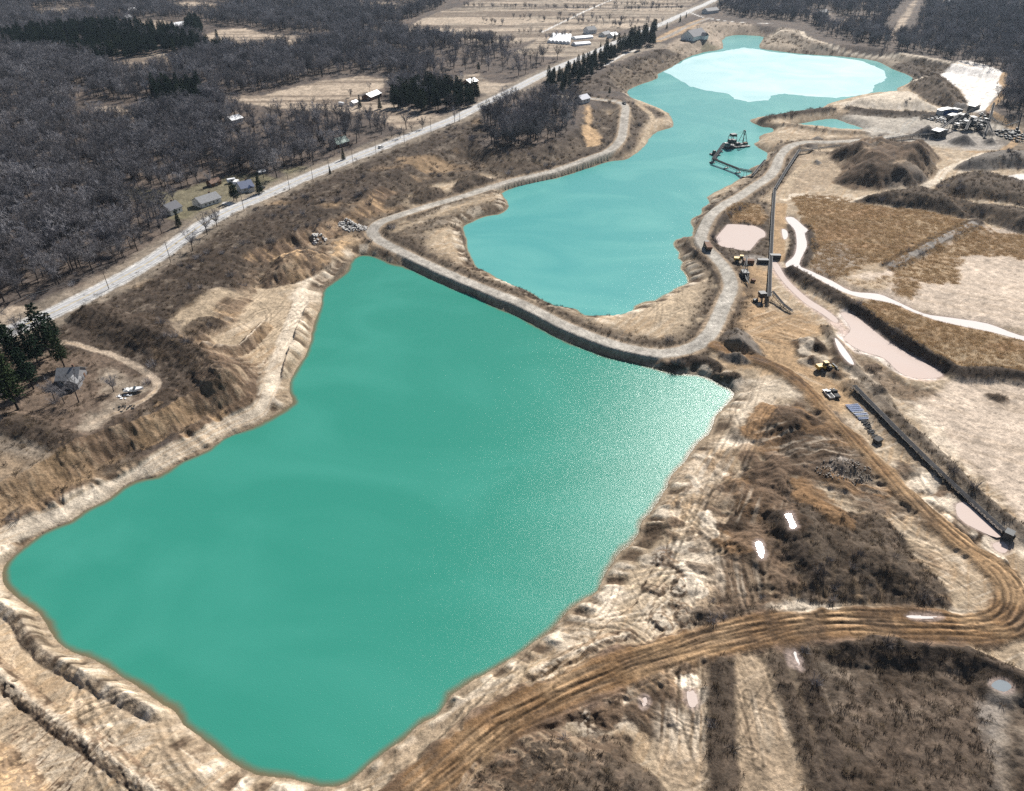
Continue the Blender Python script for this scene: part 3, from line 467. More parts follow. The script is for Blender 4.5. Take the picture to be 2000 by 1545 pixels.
Z = Z * (1 - onT * .8) + onT * .8 * np.minimum(4.0, .12 + ds * .4)
wp = 3.9; onP = sst(wp + .35, wp - .05, paved_d); sh = sst(wp + 2.6, wp + 1.0, paved_d + f2 * .5)
flat = sst(14, 7, paved_d)
Z = Z * (1 - flat) + flat * (PL + und * sst(0, 160, -pit_d) * 1.0)
verge = sst(16, 9, paved_d + f8 * 4); mix(verge * .75, col('field2') * .9); SCR *= 1 - verge * .8
mix(sh, col('concrete') * .8); mix(onP, col('asphalt'))
# lake beds
bed = shore > 0
Z = np.where(bed, -0.25 - 0.22 * np.minimum(np.maximum(shore, 0), 30) , np.maximum(Z, 0.06))
mix(sst(-.5, .3, shore), col('sand2') * .6); mix(sst(-2.4, -.6, shore + f8) * .5, col('sand2') * .75); SCR *= sst(.3, 1.5, ds)
# small tracks: line, level, half width, colour
for L, zl, hw, cn in [([(126,668),(180,681),(230,698),(262,714),(300,738),(306,760),(280,785),(230,805),(180,825)],PL,1.6,'field'),
 ([(1340,20),(1372,32),(1420,40),(1470,44),(1520,44)],PL,2.2,'concrete'),([(1285,78),(1310,68),(1345,50),(1385,34)],PL,4,'grey2'),([(1240,98),(1215,108),(1192,122),(1180,128)],PL,2,'concrete'),
 ([(1500,59),(1540,57),(1566,59),(1571,68),(1600,78),(1626,84),(1702,94),(1778,104),(1853,117),(1900,126)],11,3.2,'pale'),([(1960,150),(1955,165),(1962,180),(1945,205),(1930,225),(1985,245),(1990,262),(1975,280),(1950,292),(1900,290)],6,3,'dirt'),
 ([(1925,296),(1880,316),(1845,330),(1835,345),(1810,362),(1785,372),(1745,371),(1710,380),(1660,388),(1600,382),(1560,376),(1532,385)],5,3,'pale'),([(1800,368),(1825,378),(1870,388),(1930,398),(2000,409),(2100,425)],6,3,'pale'),
 ([(1690,256),(1730,252),(1762,258),(1772,240),(1790,228)],5,3,'gravel'),([(1640,226),(1680,236),(1720,250),(1762,262)],5,3,'gravel'),([(1060,60),(1100,42),(1150,18),(1190,0),(1220,-12)],PL,2.2,'concrete'),
 ([(1742,518),(1790,492),(1850,462),(1903,437)],5.5,2.0,'grey2'),([(1525,400),(1522,440),(1520,480),(1518,505)],4,4,'dirt'),([(1530,385),(1545,350),(1570,325),(1610,305)],4,3,'sand'),([(1240,300),(1262,270),(1275,245),(1268,225),(1245,208)],2,2.6,'sand'),([(440,395),(465,398),(480,395)],PL,2.5,'concrete')]:
    sl, f_, s_ = sub(xz(L, zl, 3, False), False, 20); d = -f_; w = sst(hw, hw * .7, d + f2[sl] * .6); mix(w, col(cn), sl); mix(w * sst(.1, .4, fbm(f_, s_ / 30, 1.1, 2, 99)) * .4, col('dirt'), sl); SCR[sl] *= 1 - sst(hw + 2, hw, d)
BRT = fbm(GX, GY, 1.1, 3, 101) * .3 + f8 * .2 + f2 * .25 + f40 * .12
C *= np.clip(1 + BRT, .5, 1.6)[..., None]
Z += (1 - onP) * (1 - onroad * .8) * sst(.5, 3, ds) * (fbm(GX, GY, 1.4, 3, 102) * .22 + ROUGH * (fbm(GX, GY, 8, 3, 105) * 1.5 + np.abs(fbm(GX, GY, 2.4, 3, 106)) * .7 - .15)) * (1 - onD) * (1 - onT)

# wheel and dozer marks on the graded sand: patches of parallel grooves
for px, py, rp, ang, wl, cn, op in [(380,1440,70,-.55,1.6,'sand2',.6),(150,1480,70,1.1,1.3,'sand2',.5),(60,1430,60,.9,1.4,'sand2',.5),(1130,1215,60,-.4,1.5,'pale',.6),(1300,1200,60,.9,1.3,'pale',.6),(1340,1420,50,1.35,1.2,'pale',.6),(1480,1420,60,1.5,1.5,'earth',.5),(1550,860,60,.3,1.4,'mud',.6),(1620,880,50,-.2,1.2,'mud',.6),(1660,960,60,-.5,1.3,'mud',.6),(1460,990,50,1.1,1.3,'mud',.55),(1430,1130,60,1.4,1.3,'sand2',.6),(1230,690,60,.5,1.2,'pale',.4),(1250,640,60,.9,1.4,'dirt',.45),(1540,650,60,2.4,1.5,'brown',.6),(1480,620,50,.6,1.4,'brown',.6),(1600,730,50,2.3,1.5,'brown',.6),(1400,900,50,1.0,1.2,'dirt',.5),(1340,980,40,1.1,1.2,'dirt',.5),(1780,1060,50,2.4,1.4,'earth',.4),(1850,1110,40,2.3,1.4,'brown',.5),(480,640,50,.9,1.4,'dirt',.5),(520,700,40,1.2,1.2,'dirt',.5),(1700,300,40,.6,2.5,'dirt',.4),(1850,295,40,.3,2.5,'sand2',.5)]:
    cx, cy = un(px, py, 4); r = un(px + rp, py, 4)[0] - cx
    d = np.hypot(GX - cx, GY - cy); m = d < r * 1.6
    if not m.any(): continue
    x, y_ = GX[m], GY[m]; w = sst(r * 1.5, r * .5, d[m] + fbm(x, y_, 10, 2, 103) * r * .5) * (1 - sst(.2, .6, SCR[m])) * (1 - onroad[m]) * (1 - onD[m]) * sst(1, 4, ds[m])
    g = streak(x, y_, ang, wl, 22, 104 + int(px), 3)
    g2 = streak(x + y_ * .2, y_, ang + .35, wl * .8, 16, 114 + int(py), 2)
    k = (w * op * np.clip(sst(.05, .35, g) + .6 * sst(.2, .45, g2), 0, 1))[:, None]
    C[m] = C[m] * (1 - k) + col(cn) * k; k2 = (w * op * .6 * sst(.1, .4, -g))[:, None]; C[m] = C[m] * (1 - k2) + col('pale') * k2
    Z[m] += w * (g * .30 + g2 * .15)

gy_, gx_ = np.gradient(Z); gx_ /= wid[:, None] * np.gradient(sc_)[None, :]; gy_ /= np.gradient(rows)[:, None]; slp = np.hypot(gx_, gy_ )
face = sst(.3, .5, slp) * (GX < 45) * sst(.2, .6, pit_d + 12) * (1 - sst(24, 40, ds)) * sst(7, 10, ds) * (GY < 430) * sst(9, 14, haul_d)
rl = (streak(GX + f8 * 2, GY, -.72, 1.3, 7, 83, 3) * .8 + f2 * .4)
mix(face * .8, col('earth') * 1.5); mix(face * sst(.02, .3, -rl) * .8, col('mud') * 1.2); mix(face * sst(.05, .35, rl) * .75, col('sand2')); mix(face * sst(.1, .4, f40 + f8 * .4) * .35, col('ochre') * .9); SCR *= 1 - .75 * face; Z += face * rl * .5
for ci_, (L, zl, mt, lab) in enumerate(CANALS):
    if zl is None or len(L) < 9:
        zl = zl or 7.0
        for _ in range(6): q_ = pts(L, zl).mean(0); zl = float(sample(Z, *q_))
        CANALS[ci_] = (L, zl, mt, lab)
    sl, d, s_ = sub(xz(L, zl, 2), True, 14); k = sst(-4, -.4, d); Z[sl] = Z[sl] * (1 - k) + (zl + .12 * sst(0, -2, d) - .35 * sst(-.2, 1.2, d)) * k
    mix(sst(-1.3, -.1, d + f2[sl] * .6) * .7, col('pink') * .6, sl); SCR[sl] *= sst(0, -2, d); REED[sl] *= sst(0, -2, d)
# machine tracks: pairs of tread marks wandering over the bare ground
def tread(P, gauge=1.05, wd=.34, k=.55, road=False):
    sl, f_, s_ = sub(P, False, gauge + 2); d = -f_ + fbm(s_, s_ * 0, 6, 2, 107) * .12
    m = np.exp(-((d - gauge) / wd) ** 2) * (.55 + .45 * sst(-.3, .2, fbm(s_, s_ * 0 + 5, 1.3, 2, 108))) * sst(.6, 2.5, ds[sl]) * (1 - onroad[sl] * .7) * (1 - sst(.3, .8, SCR[sl])) * (1 if road else 1 - onD[sl])
    e = np.exp(-((np.abs(d - gauge) - wd * 2.0) / wd) ** 2) * sst(.6, 2.5, ds[sl]) * (1 - sst(.3, .8, SCR[sl]))
    C[sl] *= (1 - k * m + .13 * e * (1 if road else 1 - onD[sl]))[..., None]; Z[sl] += -.08 * m + .04 * e
tr_ = random.Random(77)
for L, zl, n_, ang, spread_, cur in [
 ([(300,1380),(480,1500),(560,1545),(330,1600),(200,1500)],3,26,-.6,.5,.02),([(0,1230),(120,1300),(280,1390),(330,1500),(200,1480),(0,1320)],3,8,-.75,.2,.01),([(0,1340),(160,1450),(280,1560),(0,1560)],3,10,1.0,.3,.02),
 ([(1230,1080),(1380,900),(1440,780),(1500,780),(1440,900),(1380,1050),(1300,1150)],4,30,1.05,.3,.02),([(1080,1240),(1300,1110),(1400,1200),(1250,1240),(1100,1290)],4,30,.5,.6,.04),([(1380,900),(1560,780),(1720,980),(1560,940),(1400,1000)],5,34,.7,1.2,.06),
 ([(1390,1030),(1520,1000),(1540,1190),(1400,1210)],5,22,1.3,.8,.05),([(1250,1340),(1390,1280),(1385,1545),(1300,1545)],4,26,1.4,.5,.05),([(1425,1275),(1510,1270),(1600,1545),(1430,1545)],4,22,1.55,.12,.0),([(1000,1400),(1230,1320),(1240,1420),(1100,1420)],4,14,.4,.6,.05),
 ([(1420,560),(1500,530),(1600,650),(1650,770),(1580,760),(1400,700)],5,40,2.3,.5,.03),([(1620,780),(1760,900),(1900,1030),(1960,1120),(1900,1080),(1740,930)],4,26,2.35,.3,.02),([(1220,620),(1330,570),(1400,520),(1400,620),(1340,665),(1230,665)],2.5,26,.8,.8,.04),([(1780,1040),(1900,1120),(1950,1200),(1880,1180)],4,16,2.3,.4,.04),
 ([(400,600),(520,580),(570,640),(500,720),(420,690)],4,22,1.1,.5,.03),([(1530,330),(1640,310),(1620,370),(1530,390)],4,14,.9,.7,.03),([(1720,770),(1880,900),(2000,1030),(2000,800),(1850,760)],3.5,10,2.4,.3,.01),([(780,1500),(1000,1340),(1040,1350),(860,1520)],4,16,.75,.3,.02)]:
    Q = pts(L, zl); lo, hi = Q.min(0), Q.max(0); k = 0; tries = 0
    n_ = int(n_ * .55)
    while k < n_ and tries < 600:
        tries += 1; q = np.array([tr_.uniform(lo[0], hi[0]), tr_.uniform(lo[1], hi[1])])
        if not seg_dist(Q, np.array([[q[0]]]), np.array([[q[1]]]), True)[2][0, 0]: continue
        k += 1; a = ang + tr_.gauss(0, spread_); c_ = tr_.gauss(0, cur) ; P = [q]
        for _ in range(tr_.randint(5, 14)): P.append(P[-1] + np.array([math.cos(a), math.sin(a)]) * 3.2); a += c_ * 3.2
        tread(np.array(P), tr_.uniform(.8, 1.25), tr_.uniform(.25, .42), tr_.uniform(.15, .5))
DP = smooth(pts(DIRT, 5), 4, False); dt_ = np.gradient(DP, axis=0); dt_ /= np.hypot(dt_[:, 0], dt_[:, 1])[:, None]; dn_ = np.stack([-dt_[:, 1], dt_[:, 0]], 1)
for k in range(20):
    i0 = tr_.randint(0, len(DP) - 30); i1 = min(len(DP), i0 + tr_.randint(25, 80)); off = tr_.uniform(-4, 4); ph = tr_.uniform(0, 6); tr_f = tr_.uniform(.05, .2); w_ = np.array([off + 1.6 * math.sin(ph + i * tr_f) for i in range(i0, i1)])
    tread(DP[i0:i1] + dn_[i0:i1] * w_[:, None], 1.0, .33, tr_.uniform(.3, .6), True)

# ------------------------------------------------------------------ materials
MATS = {}
def new_mat(name):
    m = bpy.data.materials.new(name); m.use_nodes = True; n = m.node_tree; b = n.nodes['Principled BSDF']; MATS[name] = m; return m, n, b
def nd(n, t, **kw):
    x = n.nodes.new(t)
    for k, v in kw.items():
        if k in x.inputs: x.inputs[k].default_value = v
        else: setattr(x, k, v)
    return x
def simple(name, c, rough=.7, metal=0.0, var=.25, scale=1.5, bump=0.0):
    """plain paint, metal or wood with blotchy wear"""
    m, n, b = new_mat(name); b.inputs['Roughness'].default_value = rough; b.inputs['Metallic'].default_value = metal
    tc = nd(n, 'ShaderNodeTexCoord'); no = nd(n, 'ShaderNodeTexNoise', Scale=scale, Detail=6.0, Roughness=.65); n.links.new(tc.outputs['Object'], no.inputs['Vector'])
    r = nd(n, 'ShaderNodeValToRGB'); e = r.color_ramp.elements; e[0].position = .3; e[1].position = .72
    e[0].color = tuple(x * (1 - var) for x in c) + (1,); e[1].color = tuple(min(1, x * (1 + var)) for x in c) + (1,)
    n.links.new(no.outputs['Fac'], r.inputs[0]); n.links.new(r.outputs[0], b.inputs['Base Color'])
    if bump: 
        bp = nd(n, 'ShaderNodeBump', Strength=bump, Distance=.05); n.links.new(no.outputs['Fac'], bp.inputs['Height']); n.links.new(bp.outputs[0], b.inputs['Normal'])
    return m
def ground_mat():
    m, n, b = new_mat('ground'); b.inputs['Roughness'].default_value = .95; b.inputs['Specular IOR Level'].default_value = .15
    at = nd(n, 'ShaderNodeAttribute', attribute_name='Col'); tc = nd(n, 'ShaderNodeNewGeometry')
    n1 = nd(n, 'ShaderNodeTexNoise', Scale=1.6, Detail=7.0, Roughness=.7); n2 = nd(n, 'ShaderNodeTexNoise', Scale=.25, Detail=6.0, Roughness=.65)
    for q in (n1, n2): n.links.new(tc.outputs['Position'], q.inputs['Vector'])
    mr = nd(n, 'ShaderNodeMapRange'); mr.inputs[1].default_value = .3; mr.inputs[2].default_value = .7; mr.inputs[3].default_value = .62; mr.inputs[4].default_value = 1.42
    n.links.new(n1.outputs['Fac'], mr.inputs[0])
    mr2 = nd(n, 'ShaderNodeMapRange'); mr2.inputs[1].default_value = .3; mr2.inputs[2].default_value = .7; mr2.inputs[3].default_value = .72; mr2.inputs[4].default_value = 1.28
    n.links.new(n2.outputs['Fac'], mr2.inputs[0])
    n4 = nd(n, 'ShaderNodeTexNoise', Scale=.75, Detail=9.0, Roughness=.78); n.links.new(tc.outputs['Position'], n4.inputs['Vector'])
    mr4 = nd(n, 'ShaderNodeMapRange'); mr4.inputs[1].default_value = .55; mr4.inputs[2].default_value = .66; mr4.inputs[3].default_value = 1.0; mr4.inputs[4].default_value = .55; n.links.new(n4.outputs['Fac'], mr4.inputs[0])
    mu4 = nd(n, 'ShaderNodeMath', operation='MULTIPLY'); n.links.new(mr.outputs[0], mu4.inputs[0]); n.links.new(mr4.outputs[0], mu4.inputs[1])
    mu = nd(n, 'ShaderNodeMath', operation='MULTIPLY'); n.links.new(mu4.outputs[0], mu.inputs[0]); n.links.new(mr2.outputs[0], mu.inputs[1])
    vm = nd(n, 'ShaderNodeVectorMath', operation='SCALE'); n.links.new(at.outputs['Color'], vm.inputs[0]); n.links.new(mu.outputs[0], vm.inputs['Scale'])
    n.links.new(vm.outputs[0], b.inputs['Base Color'])
    bp = nd(n, 'ShaderNodeBump', Strength=.5, Distance=.6); n.links.new(n1.outputs['Fac'], bp.inputs['Height']); n.links.new(bp.outputs[0], b.inputs['Normal'])
    return m
ground_mat()
def water_mat(name, deep, shallow, edge=(.4, 3.2), rough=.06, wave=.35, plume=None, scale=1.1):
    m, n, b = new_mat(name); b.inputs['Roughness'].default_value = rough; b.inputs['IOR'].default_value = 1.33; b.inputs['Specular IOR Level'].default_value = .22
    at = nd(n, 'ShaderNodeAttribute', attribute_name='shore'); g = nd(n, 'ShaderNodeNewGeometry')
    nz = nd(n, 'ShaderNodeTexNoise', Scale=.045, Detail=5.0, Roughness=.6); n.links.new(g.outputs['Position'], nz.inputs['Vector'])
    ad = nd(n, 'ShaderNodeMath', operation='MULTIPLY_ADD'); ad.inputs[1].default_value = 4.0; n.links.new(nz.outputs['Fac'], ad.inputs[0]); n.links.new(at.outputs['Fac'], ad.inputs[2])
    mr = nd(n, 'ShaderNodeMapRange', interpolation_type='SMOOTHSTEP'); mr.inputs[1].default_value = edge[0] + 1.7; mr.inputs[2].default_value = edge[1] + 1.7; n.links.new(ad.outputs[0], mr.inputs[0])
    n3 = nd(n, 'ShaderNodeTexNoise', Scale=.016, Detail=5.0, Distortion=1.4); mp3 = nd(n, 'ShaderNodeMapping'); mp3.inputs['Rotation'].default_value = (0, 0, .9); mp3.inputs['Scale'].default_value = (.8, 1.15, 1); n.links.new(g.outputs['Position'], mp3.inputs['Vector']); n.links.new(mp3.outputs[0], n3.inputs['Vector'])
    dm = nd(n, 'ShaderNodeMix', data_type='RGBA'); dm.inputs[6].default_value = deep + (1,); dm.inputs[7].default_value = (plume or deep) + (1,)
    mr3 = nd(n, 'ShaderNodeMapRange'); mr3.inputs[1].default_value = .45; mr3.inputs[2].default_value = .68; n.links.new(n3.outputs['Fac'], mr3.inputs[0]); n.links.new(mr3.outputs[0], dm.inputs[0])
    mx = nd(n, 'ShaderNodeMix', data_type='RGBA'); mx.inputs[6].default_value = shallow + (1,); n.links.new(dm.outputs[2], mx.inputs[7]); n.links.new(mr.outputs[0], mx.inputs[0])
    n.links.new(mx.outputs[2], b.inputs['Base Color'])
    mp = nd(n, 'ShaderNodeMapping'); mp.inputs['Rotation'].default_value = (0, 0, .5); mp.inputs['Scale'].default_value = (1, 1.9, 1); n.links.new(g.outputs['Position'], mp.inputs['Vector'])
    w1 = nd(n, 'ShaderNodeTexNoise', Scale=scale, Detail=6.0, Roughness=.62); n.links.new(mp.outputs[0], w1.inputs['Vector'])
    bp = nd(n, 'ShaderNodeBump', Strength=1.0, Distance=wave); n.links.new(w1.outputs['Fac'], bp.inputs['Height']); n.links.new(bp.outputs[0], b.inputs['Normal'])
    return m
water_mat('lake_water', (.031, .216, .163), (.13, .115, .07), edge=(.2, 2.4), wave=.075, rough=.2, scale=2.6, plume=(.042, .242, .187))
water_mat('far_water', (.072, .295, .285), (.25, .19, .11), edge=(.1, 1.4), wave=.065, rough=.2, scale=2.6, plume=(.11, .35, .325))
water_mat('silt_glare_water', (.63, .585, .555), (.42, .34, .27), edge=(.1, 1.0), wave=.03, plume=(.64, .60, .575), rough=.12)  # milky silt whitened further, bright sky reflection put into the base colour
water_mat('pink_water', (.53, .445, .40), (.36, .29, .22), edge=(.1, 1.2), wave=.03, plume=(.53, .43, .38), rough=.1)
water_mat('slate_water', (.22, .25, .27), (.3, .26, .2), edge=(.1, 1.2), wave=.02, rough=.1)
def ice_mat():
    m, n, b = new_mat('ice'); g = nd(n, 'ShaderNodeNewGeometry'); b.inputs['Roughness'].default_value = .6; b.inputs['IOR'].default_value = 1.2; b.inputs['Specular IOR Level'].default_value = .2
    nz = nd(n, 'ShaderNodeTexNoise', Scale=.02, Detail=7.0, Distortion=.8); n.links.new(g.outputs['Position'], nz.inputs['Vector'])
    r = nd(n, 'ShaderNodeValToRGB'); r.color_ramp.elements[0].position = .35; r.color_ramp.elements[1].position = .7; r.color_ramp.elements[0].color = (.30, .49, .51, 1); r.color_ramp.elements[1].color = (.42, .58, .60, 1)
    n.links.new(nz.outputs['Fac'], r.inputs[0]); n.links.new(r.outputs[0], b.inputs['Base Color'])
ice_mat()

# ------------------------------------------------------------------ ground, water and ice meshes
def mesh_grid(name, X, Y, Zz, mat, mask=None, attrs=None, color=None, smooth_=True):
    nr, nc = X.shape; idx = np.arange(nr * nc).reshape(nr, nc)
    q = np.stack([idx[:-1, :-1], idx[:-1, 1:], idx[1:, 1:], idx[1:, :-1]], -1).reshape(-1, 4)
    V = np.stack([X, Y, Zz], -1).reshape(-1, 3).astype(np.float32)
    if mask is not None:
        mf = (mask[:-1, :-1] | mask[:-1, 1:] | mask[1:, 1:] | mask[1:, :-1]).reshape(-1); q = q[mf]
        use = np.zeros(nr * nc, bool); use[q.reshape(-1)] = True; remap = np.cumsum(use) - 1; q = remap[q]; V = V[use]
    else: use = slice(None)
    me = bpy.data.meshes.new(name); me.vertices.add(len(V)); me.vertices.foreach_set('co', V.reshape(-1))
    me.loops.add(q.size); me.loops.foreach_set('vertex_index', q.reshape(-1).astype(np.int32))
    me.polygons.add(len(q)); me.polygons.foreach_set('loop_start', np.arange(0, q.size, 4, dtype=np.int32))
    me.update(); me.polygons.foreach_set('use_smooth', np.full(len(q), smooth_))
    if color is not None:
        a = me.attributes.new('Col', 'FLOAT_COLOR', 'POINT'); c4 = np.concatenate([color.reshape(-1, 3), np.ones((color.shape[0] * color.shape[1], 1), np.float32)], 1)[use]; a.data.foreach_set('color', c4.reshape(-1).astype(np.float32))
    for k, A in (attrs or {}).items():
        a = me.attributes.new(k, 'FLOAT', 'POINT'); a.data.foreach_set('value', A.reshape(-1)[use].astype(np.float32))
    me.materials.append(MATS[mat]); me.validate()
    o = bpy.data.objects.new(name, me); COL.objects.link(o); return o
def tag(o, label=None, cat=None, group=None, kind=None):
    for k, v in (('label', label), ('category', cat), ('group', group), ('kind', kind)):
        if v: o[k] = v
    return o
BX = np.concatenate([np.full((NR, 1), -7000, np.float32), GX, np.full((NR, 1), 7000, np.float32)], 1)
BY = np.concatenate([GY[:, :1], GY, GY[:, -1:]], 1); BZ = np.concatenate([Z[:, :1], Z, Z[:, -1:]], 1)
BC = np.concatenate([C[:, :1], C, C[:, -1:]], 1)
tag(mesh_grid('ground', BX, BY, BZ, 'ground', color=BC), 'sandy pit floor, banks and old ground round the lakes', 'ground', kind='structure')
def half(A): return A[np.ix_(hr, hc)]
for nm, L, mat, lab in (('lake', l1, 'lake_water', 'large turquoise near lake filling the pit'), ('lake', l2, 'far_water', 'long turquoise lake winding away beyond the causeway'), ('pond', lp, 'far_water', 'small turquoise pond behind the dark spit')):
    H_ = half(L); S_ = half(shore)
    tag(mesh_grid(nm, HX, HY, np.zeros_like(HX), mat, mask=(H_ > -6) , attrs={'shore': np.where(H_ > -8, S_, 0)}), lab, 'lake', kind='structure')
def flat_sheet(name, L, z, mat, thick=.0, label=None, cat='ice', step=None, kind='structure'):
    P = smooth(pts(L, z), 3); me = bpy.data.meshes.new(name)
    import bmesh
    bm = bmesh.new(); vs = [bm.verts.new((p[0], p[1], z)) for p in P]; f = bm.faces.new(vs); f.normal_update()
    if f.normal.z < 0: f.normal_flip()
    if thick:
        r = bmesh.ops.extrude_face_region(bm, geom=[f]); 
        for v in [e for e in r['geom'] if isinstance(e, bmesh.types.BMVert)]: v.co.z += thick
        bmesh.ops.recalc_face_normals(bm, faces=bm.faces)
    bmesh.ops.triangulate(bm, faces=bm.faces); bm.to_mesh(me); bm.free(); me.materials.append(MATS[mat])
    o = bpy.data.objects.new(name, me); COL.objects.link(o); return tag(o, label, cat, kind=kind)
ri_ = random.Random(4); P_ = [np.array(q) for q in ICE]; ICE2 = []
for i in range(len(P_)):
    for k in range(5): q = P_[i] + (P_[(i + 1) % len(P_)] - P_[i]) * k / 5; ICE2.append((q[0] + ri_.gauss(0, .9), q[1] + ri_.gauss(0, .35)))
flat_sheet('ice_sheet', ICE2, .0, 'ice', .06, 'pale ice sheet floating on the far lake', 'ice')

for L, zl, mt, lab in CANALS:
    P = xz(L, zl, 2); c_ = P.mean(0); me_ = flat_sheet('puddle', L, zl, mt, 0, lab, 'puddle')
    a = me_.data.attributes.new('shore', 'FLOAT', 'POINT'); a.data.foreach_set('value', np.full(len(me_.data.vertices), 2.0, np.float32))

# the paved road: a sheet with worn wheel paths, painted edge and centre lines
def road_mat():
    m, n, b = new_mat('asphalt'); b.inputs['Roughness'].default_value = .85; at_ = nd(n, 'ShaderNodeAttribute', attribute_name='across'); g = nd(n, 'ShaderNodeNewGeometry')
    r = nd(n, 'ShaderNodeValToRGB'); e = r.color_ramp.elements
    for i in range(5): e.new(.5)
    for i, (q, v) in enumerate([(0, .40), (.16, .33), (.3, .41), (.5, .33), (.7, .41), (.84, .33), (1, .40)]): e[i].position = q; e[i].color = (v, v, v * 1.01, 1)
    n.links.new(at_.outputs['Fac'], r.inputs[0]); nz = nd(n, 'ShaderNodeTexNoise', Scale=.5, Detail=6.0); n.links.new(g.outputs['Position'], nz.inputs['Vector'])
    mr = nd(n, 'ShaderNodeMapRange'); mr.inputs[1].default_value = .3; mr.inputs[2].default_value = .7; mr.inputs[3].default_value = .75; mr.inputs[4].default_value = 1.2; n.links.new(nz.outputs['Fac'], mr.inputs[0])
    vm = nd(n, 'ShaderNodeVectorMath', operation='SCALE'); n.links.new(r.outputs[0], vm.inputs[0]); n.links.new(mr.outputs[0], vm.inputs['Scale']); n.links.new(vm.outputs[0], b.inputs['Base Color'])
road_mat(); simple('road_paint', (.74, .74, .72), .7, var=.15, scale=.7); simple('road_yellow', (.62, .45, .10), .7, var=.2, scale=.7)
RP = smooth(pts(PAVED, PL), 14, False); RP = RP[(RP[:, 1] < 2500)]
rt = np.gradient(RP, axis=0); rt /= np.hypot(rt[:, 0], rt[:, 1])[:, None]; rn = np.stack([-rt[:, 1], rt[:, 0]], 1)
def strip(name, o0, o1, lift, mat, label, keep=None, cols=2):
    us = np.linspace(o0, o1, cols); V = []; F = []; A = []
    zc = sample(Z, RP[:, 0], RP[:, 1])
    for i in range(len(RP)):
        for u in us: q = RP[i] + rn[i] * u; V.append((q[0], q[1], zc[i] + lift)); A.append((u - o0) / (o1 - o0))
    for i in range(len(RP) - 1):
        if keep is None or keep(i):
            for j in range(cols - 1): k = i * cols + j; F.append((k, k + 1, k + cols + 1, k + cols))
    me = bpy.data.meshes.new(name); me.from_pydata(V, [], F); me.materials.append(MATS[mat]); a = me.attributes.new('across', 'FLOAT', 'POINT'); a.data.foreach_set('value', np.array(A, np.float32)); o = bpy.data.objects.new(name, me); COL.objects.link(o); tag(o, label, 'road', kind='structure')
strip('road', -3.7, 3.7, .12, 'asphalt', 'pale grey two lane paved road running past the pit', cols=3)
for s in (-1, 1): strip('road_marking', s * 3.3 - .09, s * 3.3 + .09, .127, 'road_paint', 'white edge line on the paved road')
for s in (-1, 1): strip('road_marking', s * .14 - .06, s * .14 + .06, .127, 'road_yellow', 'yellow centre line on the paved road')

